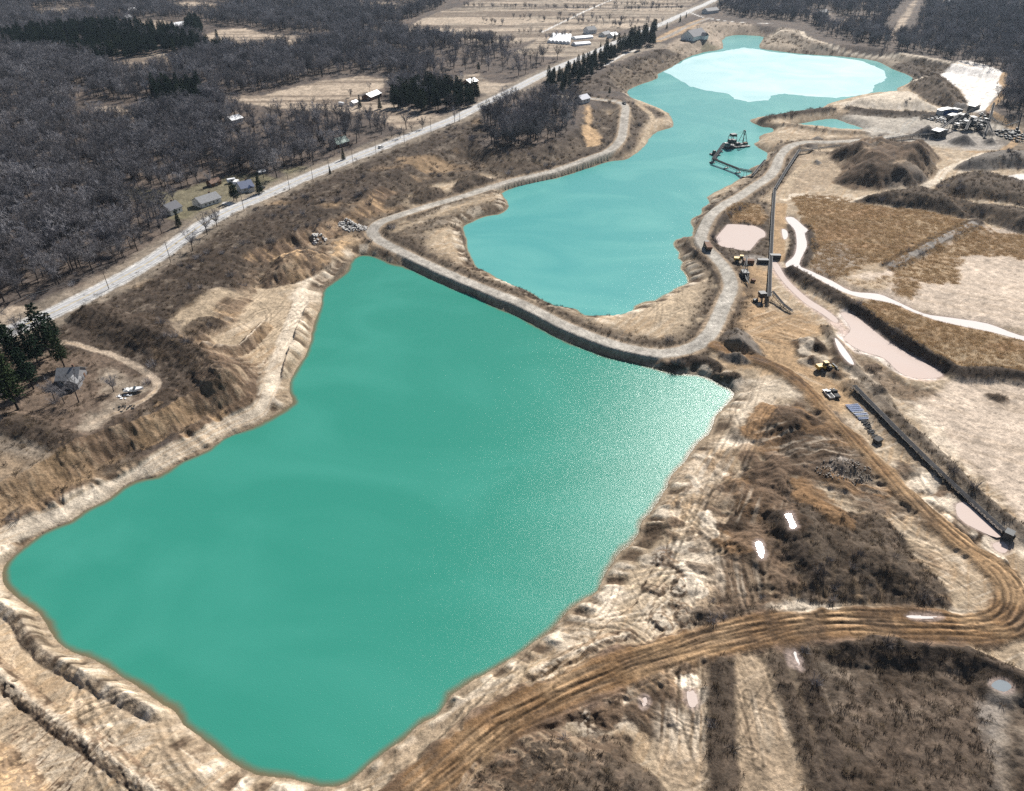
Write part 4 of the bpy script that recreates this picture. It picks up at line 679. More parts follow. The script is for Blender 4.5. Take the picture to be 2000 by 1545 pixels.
# ------------------------------------------------------------------ mesh builder
class MB:
    def __init__(s): s.v = []; s.f = []
    def quad(s, a, b, c, d): n = len(s.v); s.v += [tuple(a), tuple(b), tuple(c), tuple(d)]; s.f.append((n, n + 1, n + 2, n + 3)); return s
    def tri(s, a, b, c): n = len(s.v); s.v += [tuple(a), tuple(b), tuple(c)]; s.f.append((n, n + 1, n + 2)); return s
    def box(s, c, size, rz=0.0, taper=1.0, M=None):
        n = len(s.v); ca, sa = math.cos(rz), math.sin(rz)
        for sz in (-1, 1):
            k = taper if sz > 0 else 1
            for sx, sy in ((-1, -1), (1, -1), (1, 1), (-1, 1)):
                x, y, z = sx * size[0] / 2 * k, sy * size[1] / 2 * k, sz * size[2] / 2
                p = Vector((c[0] + ca * x - sa * y, c[1] + sa * x + ca * y, c[2] + z)); s.v.append(tuple(M @ p if M else p))
        s.f += [(n + 3, n + 2, n + 1, n), (n + 4, n + 5, n + 6, n + 7)] + [(n + i, n + (i + 1) % 4, n + 4 + (i + 1) % 4, n + 4 + i) for i in range(4)]
        return s
    def tube(s, a, b, r0, r1=None, k=6, cap=True):
        a = Vector(a); b = Vector(b); r1 = r0 if r1 is None else r1; d = (b - a); 
        if d.length < 1e-6: return s
        d.normalize(); u = d.orthogonal().normalized(); w = d.cross(u); n = len(s.v)
        for p, r in ((a, r0), (b, r1)):
            for i in range(k): t = 2 * math.pi * i / k; s.v.append(tuple(p + (u * math.cos(t) + w * math.sin(t)) * r))
        s.f += [(n + i, n + (i + 1) % k, n + k + (i + 1) % k, n + k + i) for i in range(k)]
        if cap: s.f += [tuple(n + k - 1 - i for i in range(k)), tuple(n + k + i for i in range(k))]
        return s
    def beam(s, a, b, w, h=None):
        """square bar from a to b"""
        a = Vector(a); b = Vector(b); h = h or w; d = (b - a).normalized(); u = d.cross(Vector((0, 0, 1)))
        if u.length < .05: u = Vector((1, 0, 0))
        u.normalize(); v = u.cross(d).normalized(); n = len(s.v)
        for p in (a, b):
            for x, y in ((-1, -1), (1, -1), (1, 1), (-1, 1)): s.v.append(tuple(p + u * x * w / 2 + v * y * h / 2))
        s.f += [(n + 3, n + 2, n + 1, n), (n + 4, n + 5, n + 6, n + 7)] + [(n + i, n + (i + 1) % 4, n + 4 + (i + 1) % 4, n + 4 + i) for i in range(4)]
        return s
    def prism(s, poly, y0, y1):
        """outline in x,z pushed along y"""
        n = len(s.v); k = len(poly); s.v += [(x, y0, z) for x, z in poly] + [(x, y1, z) for x, z in poly]
        s.f += [tuple(n + i for i in range(k)), tuple(n + 2 * k - 1 - i for i in range(k))] + [(n + i, n + k + i, n + k + (i + 1) % k, n + (i + 1) % k) for i in range(k)]
        return s
    def mesh(s, name, mat, sm=False):
        me = bpy.data.meshes.new(name); me.from_pydata(s.v, [], s.f); me.materials.append(MATS[mat])
        if sm: me.polygons.foreach_set('use_smooth', [True] * len(me.polygons))
        return me
    def build(s, name, mat, parent=None, sm=False, loc=None, fix=True):
        me = s.mesh(name, mat, sm)
        if fix:
            import bmesh
            bm = bmesh.new(); bm.from_mesh(me); bmesh.ops.recalc_face_normals(bm, faces=bm.faces); bm.to_mesh(me); bm.free()
        o = bpy.data.objects.new(name, me); COL.objects.link(o); o.parent = parent
        if loc: o.location = loc
        return o
def empty(name, loc, rz=0.0, label=None, cat=None, group=None):
    o = bpy.data.objects.new(name, None); COL.objects.link(o); o.location = loc; o.rotation_euler = (0, 0, rz); o.empty_display_size = .1
    return tag(o, label, cat, group)
def child(name, me, parent):
    o = bpy.data.objects.new(name, me); COL.objects.link(o); o.parent = parent; return o
def gz(x, y): return float(sample(Z, x, y))
def at(px, py, z=None, it=6):
    """ground point seen at this place of the photograph"""
    h = PL if z is None else z
    for _ in range(it): x, y = un(px, py, h); h = gz(x, y)
    return x, y, h

# ------------------------------------------------------------------ plant materials
def tint_mat(name, cols, rough=.9, thin=0.0):
    m, n, b = new_mat(name); b.inputs['Roughness'].default_value = rough; b.inputs['Specular IOR Level'].default_value = .12
    oi = nd(n, 'ShaderNodeObjectInfo'); r = nd(n, 'ShaderNodeValToRGB'); e = r.color_ramp.elements
    while len(e) < len(cols): e.new(.5)
    for i, c in enumerate(cols): e[i].position = i / (len(cols) - 1); e[i].color = c + (1,)
    n.links.new(oi.outputs['Random'], r.inputs[0])
    tl = None
    if thin: tl = nd(n, 'ShaderNodeBsdfTranslucent'); mxs = nd(n, 'ShaderNodeMixShader'); mxs.inputs[0].default_value = thin; n.links.new(b.outputs[0], mxs.inputs[1]); n.links.new(tl.outputs[0], mxs.inputs[2]); n.links.new(mxs.outputs[0], n.nodes['Material Output'].inputs['Surface'])
    g = nd(n, 'ShaderNodeNewGeometry'); nz = nd(n, 'ShaderNodeTexNoise', Scale=.9, Detail=3.0); n.links.new(g.outputs['Position'], nz.inputs['Vector'])
    mr = nd(n, 'ShaderNodeMapRange'); mr.inputs[1].default_value = .3; mr.inputs[2].default_value = .7; mr.inputs[3].default_value = .7; mr.inputs[4].default_value = 1.35; n.links.new(nz.outputs['Fac'], mr.inputs[0])
    vm = nd(n, 'ShaderNodeVectorMath', operation='SCALE'); n.links.new(r.outputs[0], vm.inputs[0]); n.links.new(mr.outputs[0], vm.inputs['Scale']); n.links.new(vm.outputs[0], b.inputs['Base Color'])
    if tl: n.links.new(vm.outputs[0], tl.inputs['Color'])
tint_mat('bark', [(.03, .026, .025), (.06, .052, .05), (.042, .038, .037)])
tint_mat('twig', [(.074, .071, .077), (.21, .202, .215), (.095, .089, .093), (.36, .35, .365), (.125, .116, .118), (.26, .252, .268), (.07, .068, .075)])
tint_mat('needle', [(.012, .026, .015), (.02, .038, .02), (.014, .03, .02), (.034, .05, .018)])
tint_mat('dry_stem', [(.048, .035, .027), (.15, .115, .083), (.03, .023, .019), (.27, .21, .14), (.078, .055, .04), (.19, .147, .105), (.05, .038, .03)], thin=.3)
tint_mat('reed_stem', [(.29, .19, .10), (.36, .255, .145), (.27, .18, .105), (.42, .32, .20)], thin=.5)

# ------------------------------------------------------------------ plant shapes
def rv(r): return Vector((r.gauss(0, 1), r.gauss(0, 1), r.gauss(0, 1))).normalized()
def bare_tree(seed, h=13.0, spread=4.6, ntw=11):
    r = random.Random(seed); T = MB(); K = MB()
    def sliver(a, d, L, w):
        u = d.cross(rv(r)).normalized() * w; b = a + d * L; K.quad(a - u, a + u, b + u * .35, b - u * .35)
    fork = h * r.uniform(.22, .36); top = Vector((r.uniform(-.4, .4), r.uniform(-.4, .4), fork)); T.tube((0, 0, -.4), top, .27, .19, 6)
    n = r.randint(5, 7)
    for i in range(n):
        az = 2 * math.pi * (i + r.uniform(-.3, .3)) / n; el = r.uniform(.75, 1.15) if i else 1.45
        d = Vector((math.cos(az) * math.cos(el), math.sin(az) * math.cos(el), math.sin(el))); L = (h - fork) * r.uniform(.62, .85)
        p = top.copy(); rad = .13; segs = 4
        for k in range(segs):
            d = (d + rv(r) * .16 + Vector((0, 0, .05))).normalized(); q = p + d * L / segs; T.tube(p, q, rad, rad * .72, 4, False); rad *= .72
            if k >= 0:
                for _ in range(3):
                    bd = (d * .5 + rv(r) * .8 + Vector((0, 0, .22))).normalized(); bl = r.uniform(.16, .30) * (h - fork) * (1 - k * .12); m = q - d * L / segs * r.random() * .6; e = m + bd * bl
                    K.tube(m, e, .055, .022, 3, False)
                    for j in range(ntw):
                        t = r.uniform(.15, 1); td = (bd * .6 + rv(r) * .85 + Vector((0, 0, .15))).normalized(); sliver(m + bd * bl * t, td, r.uniform(.7, 1.7), .032)
            p = q
        for j in range(ntw): sliver(p - d * r.random(), (d + rv(r) * .8).normalized(), r.uniform(.7, 1.5), .03)
    return T.mesh('trunk', 'bark'), K.mesh('crown', 'twig')
def conifer(seed, h=14.0, rad=3.0, spruce=False):
    r = random.Random(seed); T = MB(); K = MB(); T.tube((0, 0, -.4), (0, 0, h * .93), .26, .05, 6)
    lev = int(h * 1.9); z0 = h * (.10 if spruce else .24)
    for i in range(lev):
        t = i / lev; z = z0 + (h - z0) * t; R = rad * ((1 - t) ** (.85 if spruce else .55)) * r.uniform(.72, 1.12) + .25
        nb = max(4, int(9 * (1 - t) + 3))
        for k in range(nb):
            az = 2 * math.pi * (k + r.random()) / nb + i; o = Vector((math.cos(az), math.sin(az), 0)); L = R * r.uniform(.7, 1.1); base = Vector((0, 0, z)); tip = base + o * L + Vector((0, 0, L * (-.22 if spruce else r.uniform(-.05, .3))))
            K.tube(base, tip, .04, .02, 3, False); sd = Vector((-o.y, o.x, 0))
            for j in range(5):
                f = .3 + .7 * (j + r.random() * .5) / 5; c = base.lerp(tip, min(f, 1)); w = .55 * (1.15 - f * .5)
                for _ in range(2):
                    d1 = (o * r.uniform(.2, 1) + sd * r.uniform(-1, 1) + Vector((0, 0, r.uniform(-.35, .45)))).normalized() * w * r.uniform(.7, 1.3); d2 = rv(r) * w * .55
                    K.quad(c - d2 * .5, c + d1 * .5 - d2, c + d1, c + d1 * .4 + d2)
    return T.mesh('trunk', 'bark'), K.mesh('crown', 'needle')
def tuft(seed, n, h, spread, lean, w, mat):
    r = random.Random(seed); K = MB()
    for i in range(n):
        a = r.uniform(0, 6.28); d = r.random() ** .6 * spread; p = Vector((math.cos(a) * d, math.sin(a) * d, -.1)); t = (Vector((math.cos(a), math.sin(a), 0)) * lean * r.random() + rv(r) * .35 * lean + Vector((0, 0, 1))).normalized() * h * r.uniform(.5, 1.1)
        u = t.cross(rv(r)).normalized() * w; K.quad(p - u, p + u, p + t + u * .3, p + t - u * .3)
        if r.random() < .6:
            m = p + t * r.uniform(.4, .8); t2 = (t.normalized() + rv(r) * .9).normalized() * h * .4; K.tri(m - u * .7, m + u * .7, m + t2)
    return K.mesh('tuft', mat)
BARE = [bare_tree(100 + i, 12.5 + (i % 3) * 1.2) for i in range(6)]
PINE = [conifer(200 + i, 14.5, 3.3) for i in range(3)]
SPRUCE = [conifer(230 + i, 13.0, 2.7, True) for i in range(2)]

def instancer(name, P, rz, scl, idx, protos, label, kind='stuff', cat=None):
    """one object that carries a mass of look-alike plants"""
    me = bpy.data.meshes.new(name); me.vertices.add(len(P)); me.vertices.foreach_set('co', np.asarray(P, np.float32).reshape(-1))
    for nm, A, ty in (('rz', rz, 'FLOAT'), ('scl', scl, 'FLOAT')):
        a = me.attributes.new(nm, ty, 'POINT'); a.data.foreach_set('value', np.asarray(A, np.float32))
    a = me.attributes.new('idx', 'INT', 'POINT'); a.data.foreach_set('value', np.asarray(idx, np.int32)); me.update()
    pc = bpy.data.collections.new(name + '_kinds')
    for i, pm in enumerate(protos):
        po = bpy.data.objects.new('%s_kind_%02d' % (name, i), pm); pc.objects.link(po)
    g = bpy.data.node_groups.new(name, 'GeometryNodeTree'); g.interface.new_socket('Geometry', in_out='INPUT', socket_type='NodeSocketGeometry'); g.interface.new_socket('Geometry', in_out='OUTPUT', socket_type='NodeSocketGeometry')
    gi = g.nodes.new('NodeGroupInput'); go = g.nodes.new('NodeGroupOutput'); ip = g.nodes.new('GeometryNodeInstanceOnPoints'); ci = g.nodes.new('GeometryNodeCollectionInfo')
    ci.inputs['Collection'].default_value = pc; ci.inputs['Separate Children'].default_value = True; ci.inputs['Reset Children'].default_value = True
    def attr(nm, ty):
        x = g.nodes.new('GeometryNodeInputNamedAttribute'); x.data_type = ty; x.inputs['Name'].default_value = nm; return [o for o in x.outputs if o.enabled][0]
    cx = g.nodes.new('ShaderNodeCombineXYZ'); g.links.new(attr('rz', 'FLOAT'), cx.inputs['Z'])
    er = g.nodes.new('FunctionNodeEulerToRotation'); g.links.new(cx.outputs[0], er.inputs[0])
    g.links.new(gi.outputs[0], ip.inputs['Points']); g.links.new(ci.outputs[0], ip.inputs['Instance']); ip.inputs['Pick Instance'].default_value = True
    g.links.new(attr('idx', 'INT'), ip.inputs['Instance Index']); g.links.new(er.outputs[0], ip.inputs['Rotation']); g.links.new(attr('scl', 'FLOAT'), ip.inputs['Scale']); g.links.new(ip.outputs[0], go.inputs[0])
    o = bpy.data.objects.new(name, me); COL.objects.link(o); md = o.modifiers.new('plants', 'NODES'); md.node_group = g
    return tag(o, label, cat, kind=kind)
CELL = np.zeros_like(Z); dy = np.gradient(rows); dsc = np.gradient(sc_); CELL[:] = (dy * wid)[:, None] * dsc[None, :]
INV = (GY < 1900) & (GY > 30) & (np.abs(GX) < wid[:, None] * 1.2)
def scatter(mask, dens):
    lam = (mask * dens * CELL * INV).astype(np.float64); n = RNG.poisson(np.clip(lam, 0, 50)); r, c = np.nonzero(n); k = np.repeat(np.arange(len(r)), n[r, c]); r = r[k]; c = c[k]; m = len(r)
    x = GX[r, c] + (RNG.random(m) - .5) * wid[r] * dsc[c]; y = GY[r, c] + (RNG.random(m) - .5) * dy[r]
    return x, y
def inframe(x, y, z, m=30):
    d = np.stack([x, y, z - CAM_H], -1); c, s_ = math.cos(PITCH), math.sin(PITCH)
    fw = d[..., 1] * c - d[..., 2] * s_; up = d[..., 1] * s_ + d[..., 2] * c
    px = 1000 + FPX * d[..., 0] / fw; py = 772.5 - FPX * up / fw; return px, py, fw

# ------------------------------------------------------------------ woods
PV = xz(PAVED, PL, 4, False)
leftpoly = np.concatenate([PV, [(PV[-1][0] + 600, 9000), (-7000, 9000), (-7000, 60)]])
lw, _ = field(leftpoly, True, 200)
FOR = sst(11, 17, lw + f8 * 4) * (1 - sst(.05, .4, FM)) * sst(-2, -6, pit_d)
WR = [[(935,228),(1000,200),(1050,194),(1130,203),(1140,232),(1105,262),(1050,288),(970,288),(932,268)],
 [(1392,20),(1480,-12),(1400,-70),(2900,-70),(2900,260),(2100,232),(1966,220),(1940,212),(1968,165),(1948,137),(1880,123),(1800,105),(1700,89),(1640,79),(1592,62),(1585,42),(1520,36),(1450,32)]]
for L in WR: FOR = np.maximum(FOR, sst(-1, 4, field(xz(L, PL, 1), True, 30)[0]) * (1 - sst(.05, .4, FM)))
# thin stands: outline, density
for L, k in [([(840,95),(900,85),(1010,90),(1060,105),(1130,112),(1110,122),(1040,150),(980,180),(930,165),(860,150),(840,120)],.3),([(700,95),(860,105),(900,125),(720,108)],.25),
 ([(-200,625),(0,592),(70,585),(20,615),(-100,660)],.08),([(760,60),(860,15),(880,-10),(1400,-50),(1390,12),(1300,45),(1190,68),(1000,85),(880,78)],.0),([(430,205),(470,200),(560,215),(640,225),(700,235),(800,255),(760,275),(640,300),(560,300),(470,300),(430,250)],.55),([(320,420),(420,400),(520,350),(560,345),(480,395),(380,450),(330,470)],.15),([(1050,60),(1220,55),(1200,95),(1100,115),(1040,110)],.04),
 ([(620,205),(700,180),(770,190),(850,225),(800,250),(700,220)],.0)]:
    w = sst(-2, 3, field(xz(L, PL, 1), True, 20)[0]); FOR *= 1 - w * (1 - k)
EVER = [[(8,78),(60,70),(160,62),(168,80),(110,92),(40,102),(12,96)],[(100,108),(172,86),(168,58),(260,60),(330,66),(362,82),(396,95),(390,110),(350,107),(300,107),(230,120),(190,127),(150,118)],[(372,52),(395,52),(398,76),(360,78)],[(290,190),(330,172),(395,180),(398,208),(330,216),(298,212)],
 [(768,208),(780,178),(830,172),(880,180),(940,190),(925,208),(880,214),(850,226),(780,220)],[(1065,180),(1068,158),(1120,132),(1180,107),(1250,72),(1285,62),(1272,82),(1205,112),(1172,142),(1128,168),(1112,186),(1078,192)],[(405,100),(440,88),(440,108),(410,112)],[(1240,88),(1270,78),(1285,85),(1250,104)]]
EVM = np.zeros_like(Z)
for L in EVER: EVM = np.maximum(EVM, sst(-1, 2, field(xz(L, PL, 1), True, 20)[0]))
far_k = np.clip(1.15 - GY / 2200, .45, 1)
tx, ty = scatter(FOR * (1 - EVM * np.where(GX > 10, .5, .97)), .023 * far_k * np.clip(1 + f40 * .9, .3, 1.6))
# hedgerows and single rows between the fields
HEDGE = [([(760,63),(900,76),(1020,86)],5),([(870,62),(960,72)],6),([(1010,62),(1060,66)],4),([(1060,40),(1160,48),(1240,56)],5),([(1000,35),(1060,38)],7),([(1090,32),(1200,42),(1290,45)],6),([(900,14),(1050,17),(1190,19),(1340,18)],5),([(1000,-2),(1200,2),(1380,0)],6),([(1200,10),(1330,14)],5),([(600,200),(660,215),(720,228)],8),([(445,180),(500,182),(560,168)],6),([(940,42),(990,48)],5),([(1060,80),(1120,66)],7)]
hx, hy = [], []
for L, stp in HEDGE:
    P = smooth(pts(L, PL), 4, False)
    for a, b in zip(P[:-1], P[1:]):
        m = max(1, int(np.hypot(*(b - a)) / (stp * .75)))
        for k in range(m):
            t = random.random()
            if random.random() < .85: hx.append(a[0] + (b[0] - a[0]) * t + random.gauss(0, 1.2)); hy.append(a[1] + (b[1] - a[1]) * t + random.gauss(0, 1.2))
tx = np.r_[tx, hx]; ty = np.r_[ty, hy]; tz = sample(Z, tx, ty); ts = np.clip(RNG.normal(1.1, .2, len(tx)), .55, 1.6); ts[-len(hx):] *= .55
# lone bare trees seen one by one: place, height, label
LONE = [(376,490,12.5,'lone bare tree on the scrubby bank right beside the paved road'),(222,765,8.5,'small bare tree standing in the yard beside the white boat'),(154,786,12,'bare tree with a leaning trunk right in front of the weathered yard house'),(108,785,10,'broad bushy bare tree left of the weathered yard house'),(126,788,8,'slim bare tree between the yard house and the dark pines'),(47,668,13,'half dead bare tree towering between the roadside pines'),
 (405,458,13,'bare tree nearest the road in front of the grey roofed house'),(424,443,12.5,'bare tree on the lawn in front of the grey roofed house'),(444,352,13,'tall slender bare tree behind the two pines by the blue house'),(412,364,10,'bare tree on the lawn left of the brown shed'),(355,368,12,'bare tree at the back of the long lawn'),(340,395,11,'forked bare tree on the sunny end of the lawn'),(310,352,12,'bare tree on the left end of the long lawn'),
 (685,190,9,'bare tree standing in the pasture beside the brown barn'),(722,178,8,'low spreading bare tree behind the brown barn'),(745,263,12,'bare tree at the pasture end, tallest of its row'),(765,268,11,'bare tree at the pasture edge close to the paved road'),(782,270,9,'thin bare tree at the pasture edge, last of its row'),(805,258,8,'slender young bare tree beside the paved road at the pasture'),(825,252,11,'round crowned bare tree hanging over the paved road'),(888,240,12,'bare tree standing on the pit side of the paved road'),
 (530,235,14,'tall bare tree alone at the near pasture corner'),(550,240,13,'bare tree with paired stems at the near pasture corner'),(1190,42,12,'broad bare tree alone in the far field hedge'),(1155,38,11,'upright bare tree in the far field hedge'),(325,90,9,'bare tree between the far evergreens'),(505,345,11,'bare tree right of the spruce by the blue house'),(515,348,10,'bare tree beside the road past the spruce')]
lx = [at(a, b)[:2] for a, b, h, l in LONE]
pxs, pys, fw = inframe(tx, ty, tz)
keep = np.ones(len(tx), bool)
for q in lx: keep &= np.hypot(tx - q[0], ty - q[1]) > 6
cand = np.where(keep & (pxs > -20) & (pxs < 2020) & (pys > -10) & (pys < 1560))[0]
front = cand[np.argsort(-(ts[cand] / fw[cand]))][:300 - len(LONE)]
rest = keep.copy(); rest[front] = False
def whole(T, K, m1, m2):
    me = bpy.data.meshes.new('tree_whole'); v1 = np.empty(len(T.vertices) * 3, np.float32); T.vertices.foreach_get('co', v1); v2 = np.empty(len(K.vertices) * 3, np.float32); K.vertices.foreach_get('co', v2); f1 = [tuple(p.vertices) for p in T.polygons]; f2_ = [tuple(i + len(T.vertices) for i in p.vertices) for p in K.polygons]
    me.from_pydata(np.concatenate([v1, v2]).reshape(-1, 3).tolist(), [], f1 + f2_); me.materials.append(MATS[m1]); me.materials.append(MATS[m2]); me.polygons.foreach_set('material_index', [0] * len(f1) + [1] * len(f2_)); return me
BT = [whole(T, K, 'bark', 'twig') for T, K in BARE]
ri = np.where(rest)[0]
instancer('bare_woods', np.stack([tx, ty, tz - .1], -1)[ri], RNG.uniform(0, 6.28, len(ri)), ts[ri], RNG.integers(0, 6, len(ri)), BT, 'leafless grey woods stretching away beyond the nearest trees', cat='woods')
def plant(kind, parts, x, y, z, s, label, cat, group=None, rz=None, stretch=1.0):
    o = empty(kind, (x, y, z - .1), random.uniform(0, 6.28) if rz is None else rz, label, cat, group); o.scale = (s, s, s * stretch)
    child('trunk', parts[0], o); child('crown', parts[1], o); return o
for k, i in enumerate(front):
    p = pxs[i]; q = pys[i]
    if p > 925 and q > 150: lab, grp = 'bare tree on the pit bank between the paved road and the haul road', 'bare trees on the pit bank'
    elif q > 480: lab, grp = 'bare grey tree at the near front of the woods beside the paved road', 'bare trees at the near front of the woods'
    elif p < 330: lab, grp = 'bare grey tree inside the dense woods left of the long lawn', 'bare trees in the dense woods'
    else: lab, grp = 'bare grey tree in the loose woods between the houses and the pasture', 'bare trees between the houses and the pasture'
    plant('bare_tree', BARE[k % 6], tx[i], ty[i], tz[i], ts[i], lab, 'tree', grp)
for k, (px, py, h, lab) in enumerate(LONE):
    x, y, z = at(px, py); plant('bare_tree', BARE[(k * 5 + 1) % 6], x, y, z, h / 13.5, lab, 'tree')
# evergreens
ex, ey = scatter(EVM * (1 - sst(.2, .6, onP)) * np.where(GX > 10, .6, 1), .024)
ez = sample(Z, ex, ey); es = RNG.uniform(.75, 1.25, len(ex)); epx, epy, efw = inframe(ex, ey, ez)
ok = np.where((epx > -10) & (epx < 2010) & (epy > 0))[0]; ok = ok[np.argsort(-(es / efw)[ok])]; more = ok[272:]; ok = ok[:272]
EL = {0: ('dark green pine in the plantation among the far left woods', 'pines in the far left plantation'), 1: ('dark green pine in the clump inside the left woods', 'pines in the clump inside the left woods'), 2: ('dark green pine in the grove beside the brown barn', 'pines in the grove beside the brown barn'), 3: ('dark green pine in the long row along the paved road', 'pines in the row along the paved road')}
for k, i in enumerate(ok):
    lab, grp = EL[3 if epx[i] > 1000 else 2 if epx[i] > 600 else 1 if epy[i] > 150 else 0]
    plant('pine_tree', PINE[k % 3], ex[i], ey[i], ez[i], es[i] * (.62 if epx[i] > 1000 else 1), lab, 'tree', grp, stretch=random.uniform(.85, 1.1))
if len(more): instancer('evergreen_woods', np.stack([ex, ey, ez - .1], -1)[more], RNG.uniform(0, 6.28, len(more)), es[more], RNG.integers(0, 3, len(more)), [whole(*q, 'bark', 'needle') for q in PINE], 'far dark green evergreen stand behind the nearest pines', cat='woods')
for px, py, h, sp, lab in [(36,800,24,0,'large pine with yellow green lit tips, nearest of the yard pines'),(48,728,20,0,'dense dark pine in the middle of the yard pines'),(100,694,22,0,'tallest dark pine of the yard, next to the paved road'),(126,716,15,0,'smaller dark pine at the right end of the yard pines'),(-4,715,15,0,'dark pine cut by the left photo edge'),(66,760,17,0,'dark pine between the nearest pine and the weathered house'),(14,752,19,0,'dark pine at the left photo edge above the nearest pine'),(78,716,18,0,'dark pine right of the middle yard pine'),(22,690,15,0,'dark pine at the back left of the yard pines'),(112,668,13,0,'slim dark pine closest to the paved road verge'),
 (457,392,11,0,'slim pine right in front of the blue house, left of its pair'),(463,394,10,0,'slim pine with bare lower trunk beside the blue house'),(508,378,12.5,1,'broad dark spruce right of the blue house'),(350,442,9.5,1,'dark spruce beside the half hidden white house'),(671,312,8,1,'dark evergreen below the green roofed house'),(703,210,10,1,'dark spruce standing alone left of the brown barn'),(742,213,10.5,1,'broad dark spruce right in front of the brown barn'),
 (1200,78,11,1,'pointed dark spruce behind the greenhouses'),(1302,56,8,1,'small dark evergreen on the verge of the far road'),(1328,43,9,1,'dark evergreen on the far road verge, left of two'),(1340,34,7,1,'low dark evergreen at the far field road corner'),(1173,92,6,1,'small dark evergreen right of the greenhouses'),(935,140,9,0,'dark pine beside the small house past the grove'),(645,340,5,1,'small dark juniper on the bank below the road'),(425,78,12,0,'round crowned dark pine alone in the far pasture'),(420,106,10,0,'dark pine at the lower edge of the far pasture'),(1190,186,7,0,'low dark pine by the haul road entrance')]:
    x, y, z = at(px, py); plant('spruce_tree' if sp else 'pine_tree', SPRUCE[0] if sp else PINE[int(px) % 3], x, y, z, h / (13.0 if sp else 14.5), lab, 'tree')

# ------------------------------------------------------------------ scrub, reeds and brush
fine = np.clip(1.35 - GY / 420, .12, 1)
stub = [tuft(300 + i, 24, .95, .5, .9, .042, 'dry_stem') for i in range(5)]
x, y = scatter(np.clip(SCR * (1 + f8 * .8) - .08, 0, 1.2), .42 * fine)
instancer('dry_scrub', np.stack([x, y, sample(Z, x, y)], -1), RNG.uniform(0, 6.28, len(x)), RNG.uniform(.5, 1.25, len(x)) * np.clip(y / 330, 1, 2.6), RNG.integers(0, 5, len(x)), stub, 'dry brown weeds and low scrub covering the banks and mounds', cat='scrub')
bush = [tuft(320 + i, 70, 2.6, 1.0, 1.0, .04, 'twig') for i in range(4)]
thick = sst(.0, .45, fbm(GX, GY, 22, 3, 131))
x, y = scatter(np.clip(SCR, 0, 1) * thick * sst(9, 16, paved_d) + .35 * FOR, .030 * np.clip(1.3 - GY / 900, .3, 1))
instancer('brush', np.stack([x, y, sample(Z, x, y)], -1), RNG.uniform(0, 6.28, len(x)), RNG.uniform(.5, 1.25, len(x)), RNG.integers(0, 4, len(x)), bush, 'leafless grey brush on the banks and under the woods', cat='brush')
reed = [tuft(340 + i, 46, .7, 1.2, .6, .045, 'reed_stem') for i in range(4)]
x, y = scatter(sst(.1, .6, REED) * np.clip(1 + f2, .5, 1.5), .8 * np.clip(1.3 - GY / 900, .4, 1))
instancer('reeds', np.stack([x, y, sample(Z, x, y)], -1), RNG.uniform(0, 6.28, len(x)), RNG.uniform(.6, 1.1, len(x)), RNG.integers(0, 4, len(x)), reed, 'rusty brown reeds filling the drained settling ponds', cat='reeds')
print('COUNTS trees', len(tx), 'pines', len(ok), 'of', len(ex))

# ------------------------------------------------------------------ materials of built things
simple('white_paint', (.72, .72, .70), .5, var=.12); simple('siding', (.60, .60, .58), .7, var=.12, scale=.8); simple('weathered', (.22, .22, .23), .85, var=.35, scale=.9); simple('roof_grey', (.20, .205, .215), .8, var=.3, scale=1.2)
simple('roof_dark', (.05, .055, .075), .7, var=.3); simple('roof_white', (.74, .75, .76), .45, var=.1, scale=.5); simple('roof_green', (.055, .13, .11), .6, var=.25); simple('roof_blue', (.07, .10, .19), .55, var=.3); simple('roof_red', (.24, .05, .035), .7, var=.3)
simple('brown_wood', (.15, .085, .055), .8, var=.3); simple('steel_dark', (.045, .05, .055), .6, .2, var=.5, scale=2.5); simple('steel_grey', (.20, .205, .21), .55, .3, var=.4, scale=2.0); simple('steel_blue', (.035, .10, .26), .5, .1, var=.3); simple('rusty', (.16, .085, .05), .85, var=.4, scale=3.0)
simple('rubber', (.022, .022, .024), .8, var=.3); simple('glass', (.02, .03, .04), .08, var=.1); simple('concrete', (.52, .50, .47), .9, var=.25, scale=2.0, bump=.4); simple('plastic', (.78, .79, .80), .35, var=.06, scale=.4); simple('yellow', (.50, .32, .05), .55, var=.25); simple('pole_wood', (.17, .135, .11), .9, var=.3); simple('wire', (.30, .30, .31), .4, .6, var=.1); simple('belt', (.04, .04, .043), .9, var=.4, scale=1.2); MATS['belt'].node_tree.nodes['Principled BSDF'].inputs['Specular IOR Level'].default_value = .1; simple('brown_stone', (.20, .175, .15), .9, var=.4, scale=1.5); simple('stone', (.42, .38, .33), .9, var=.35, scale=1.5)

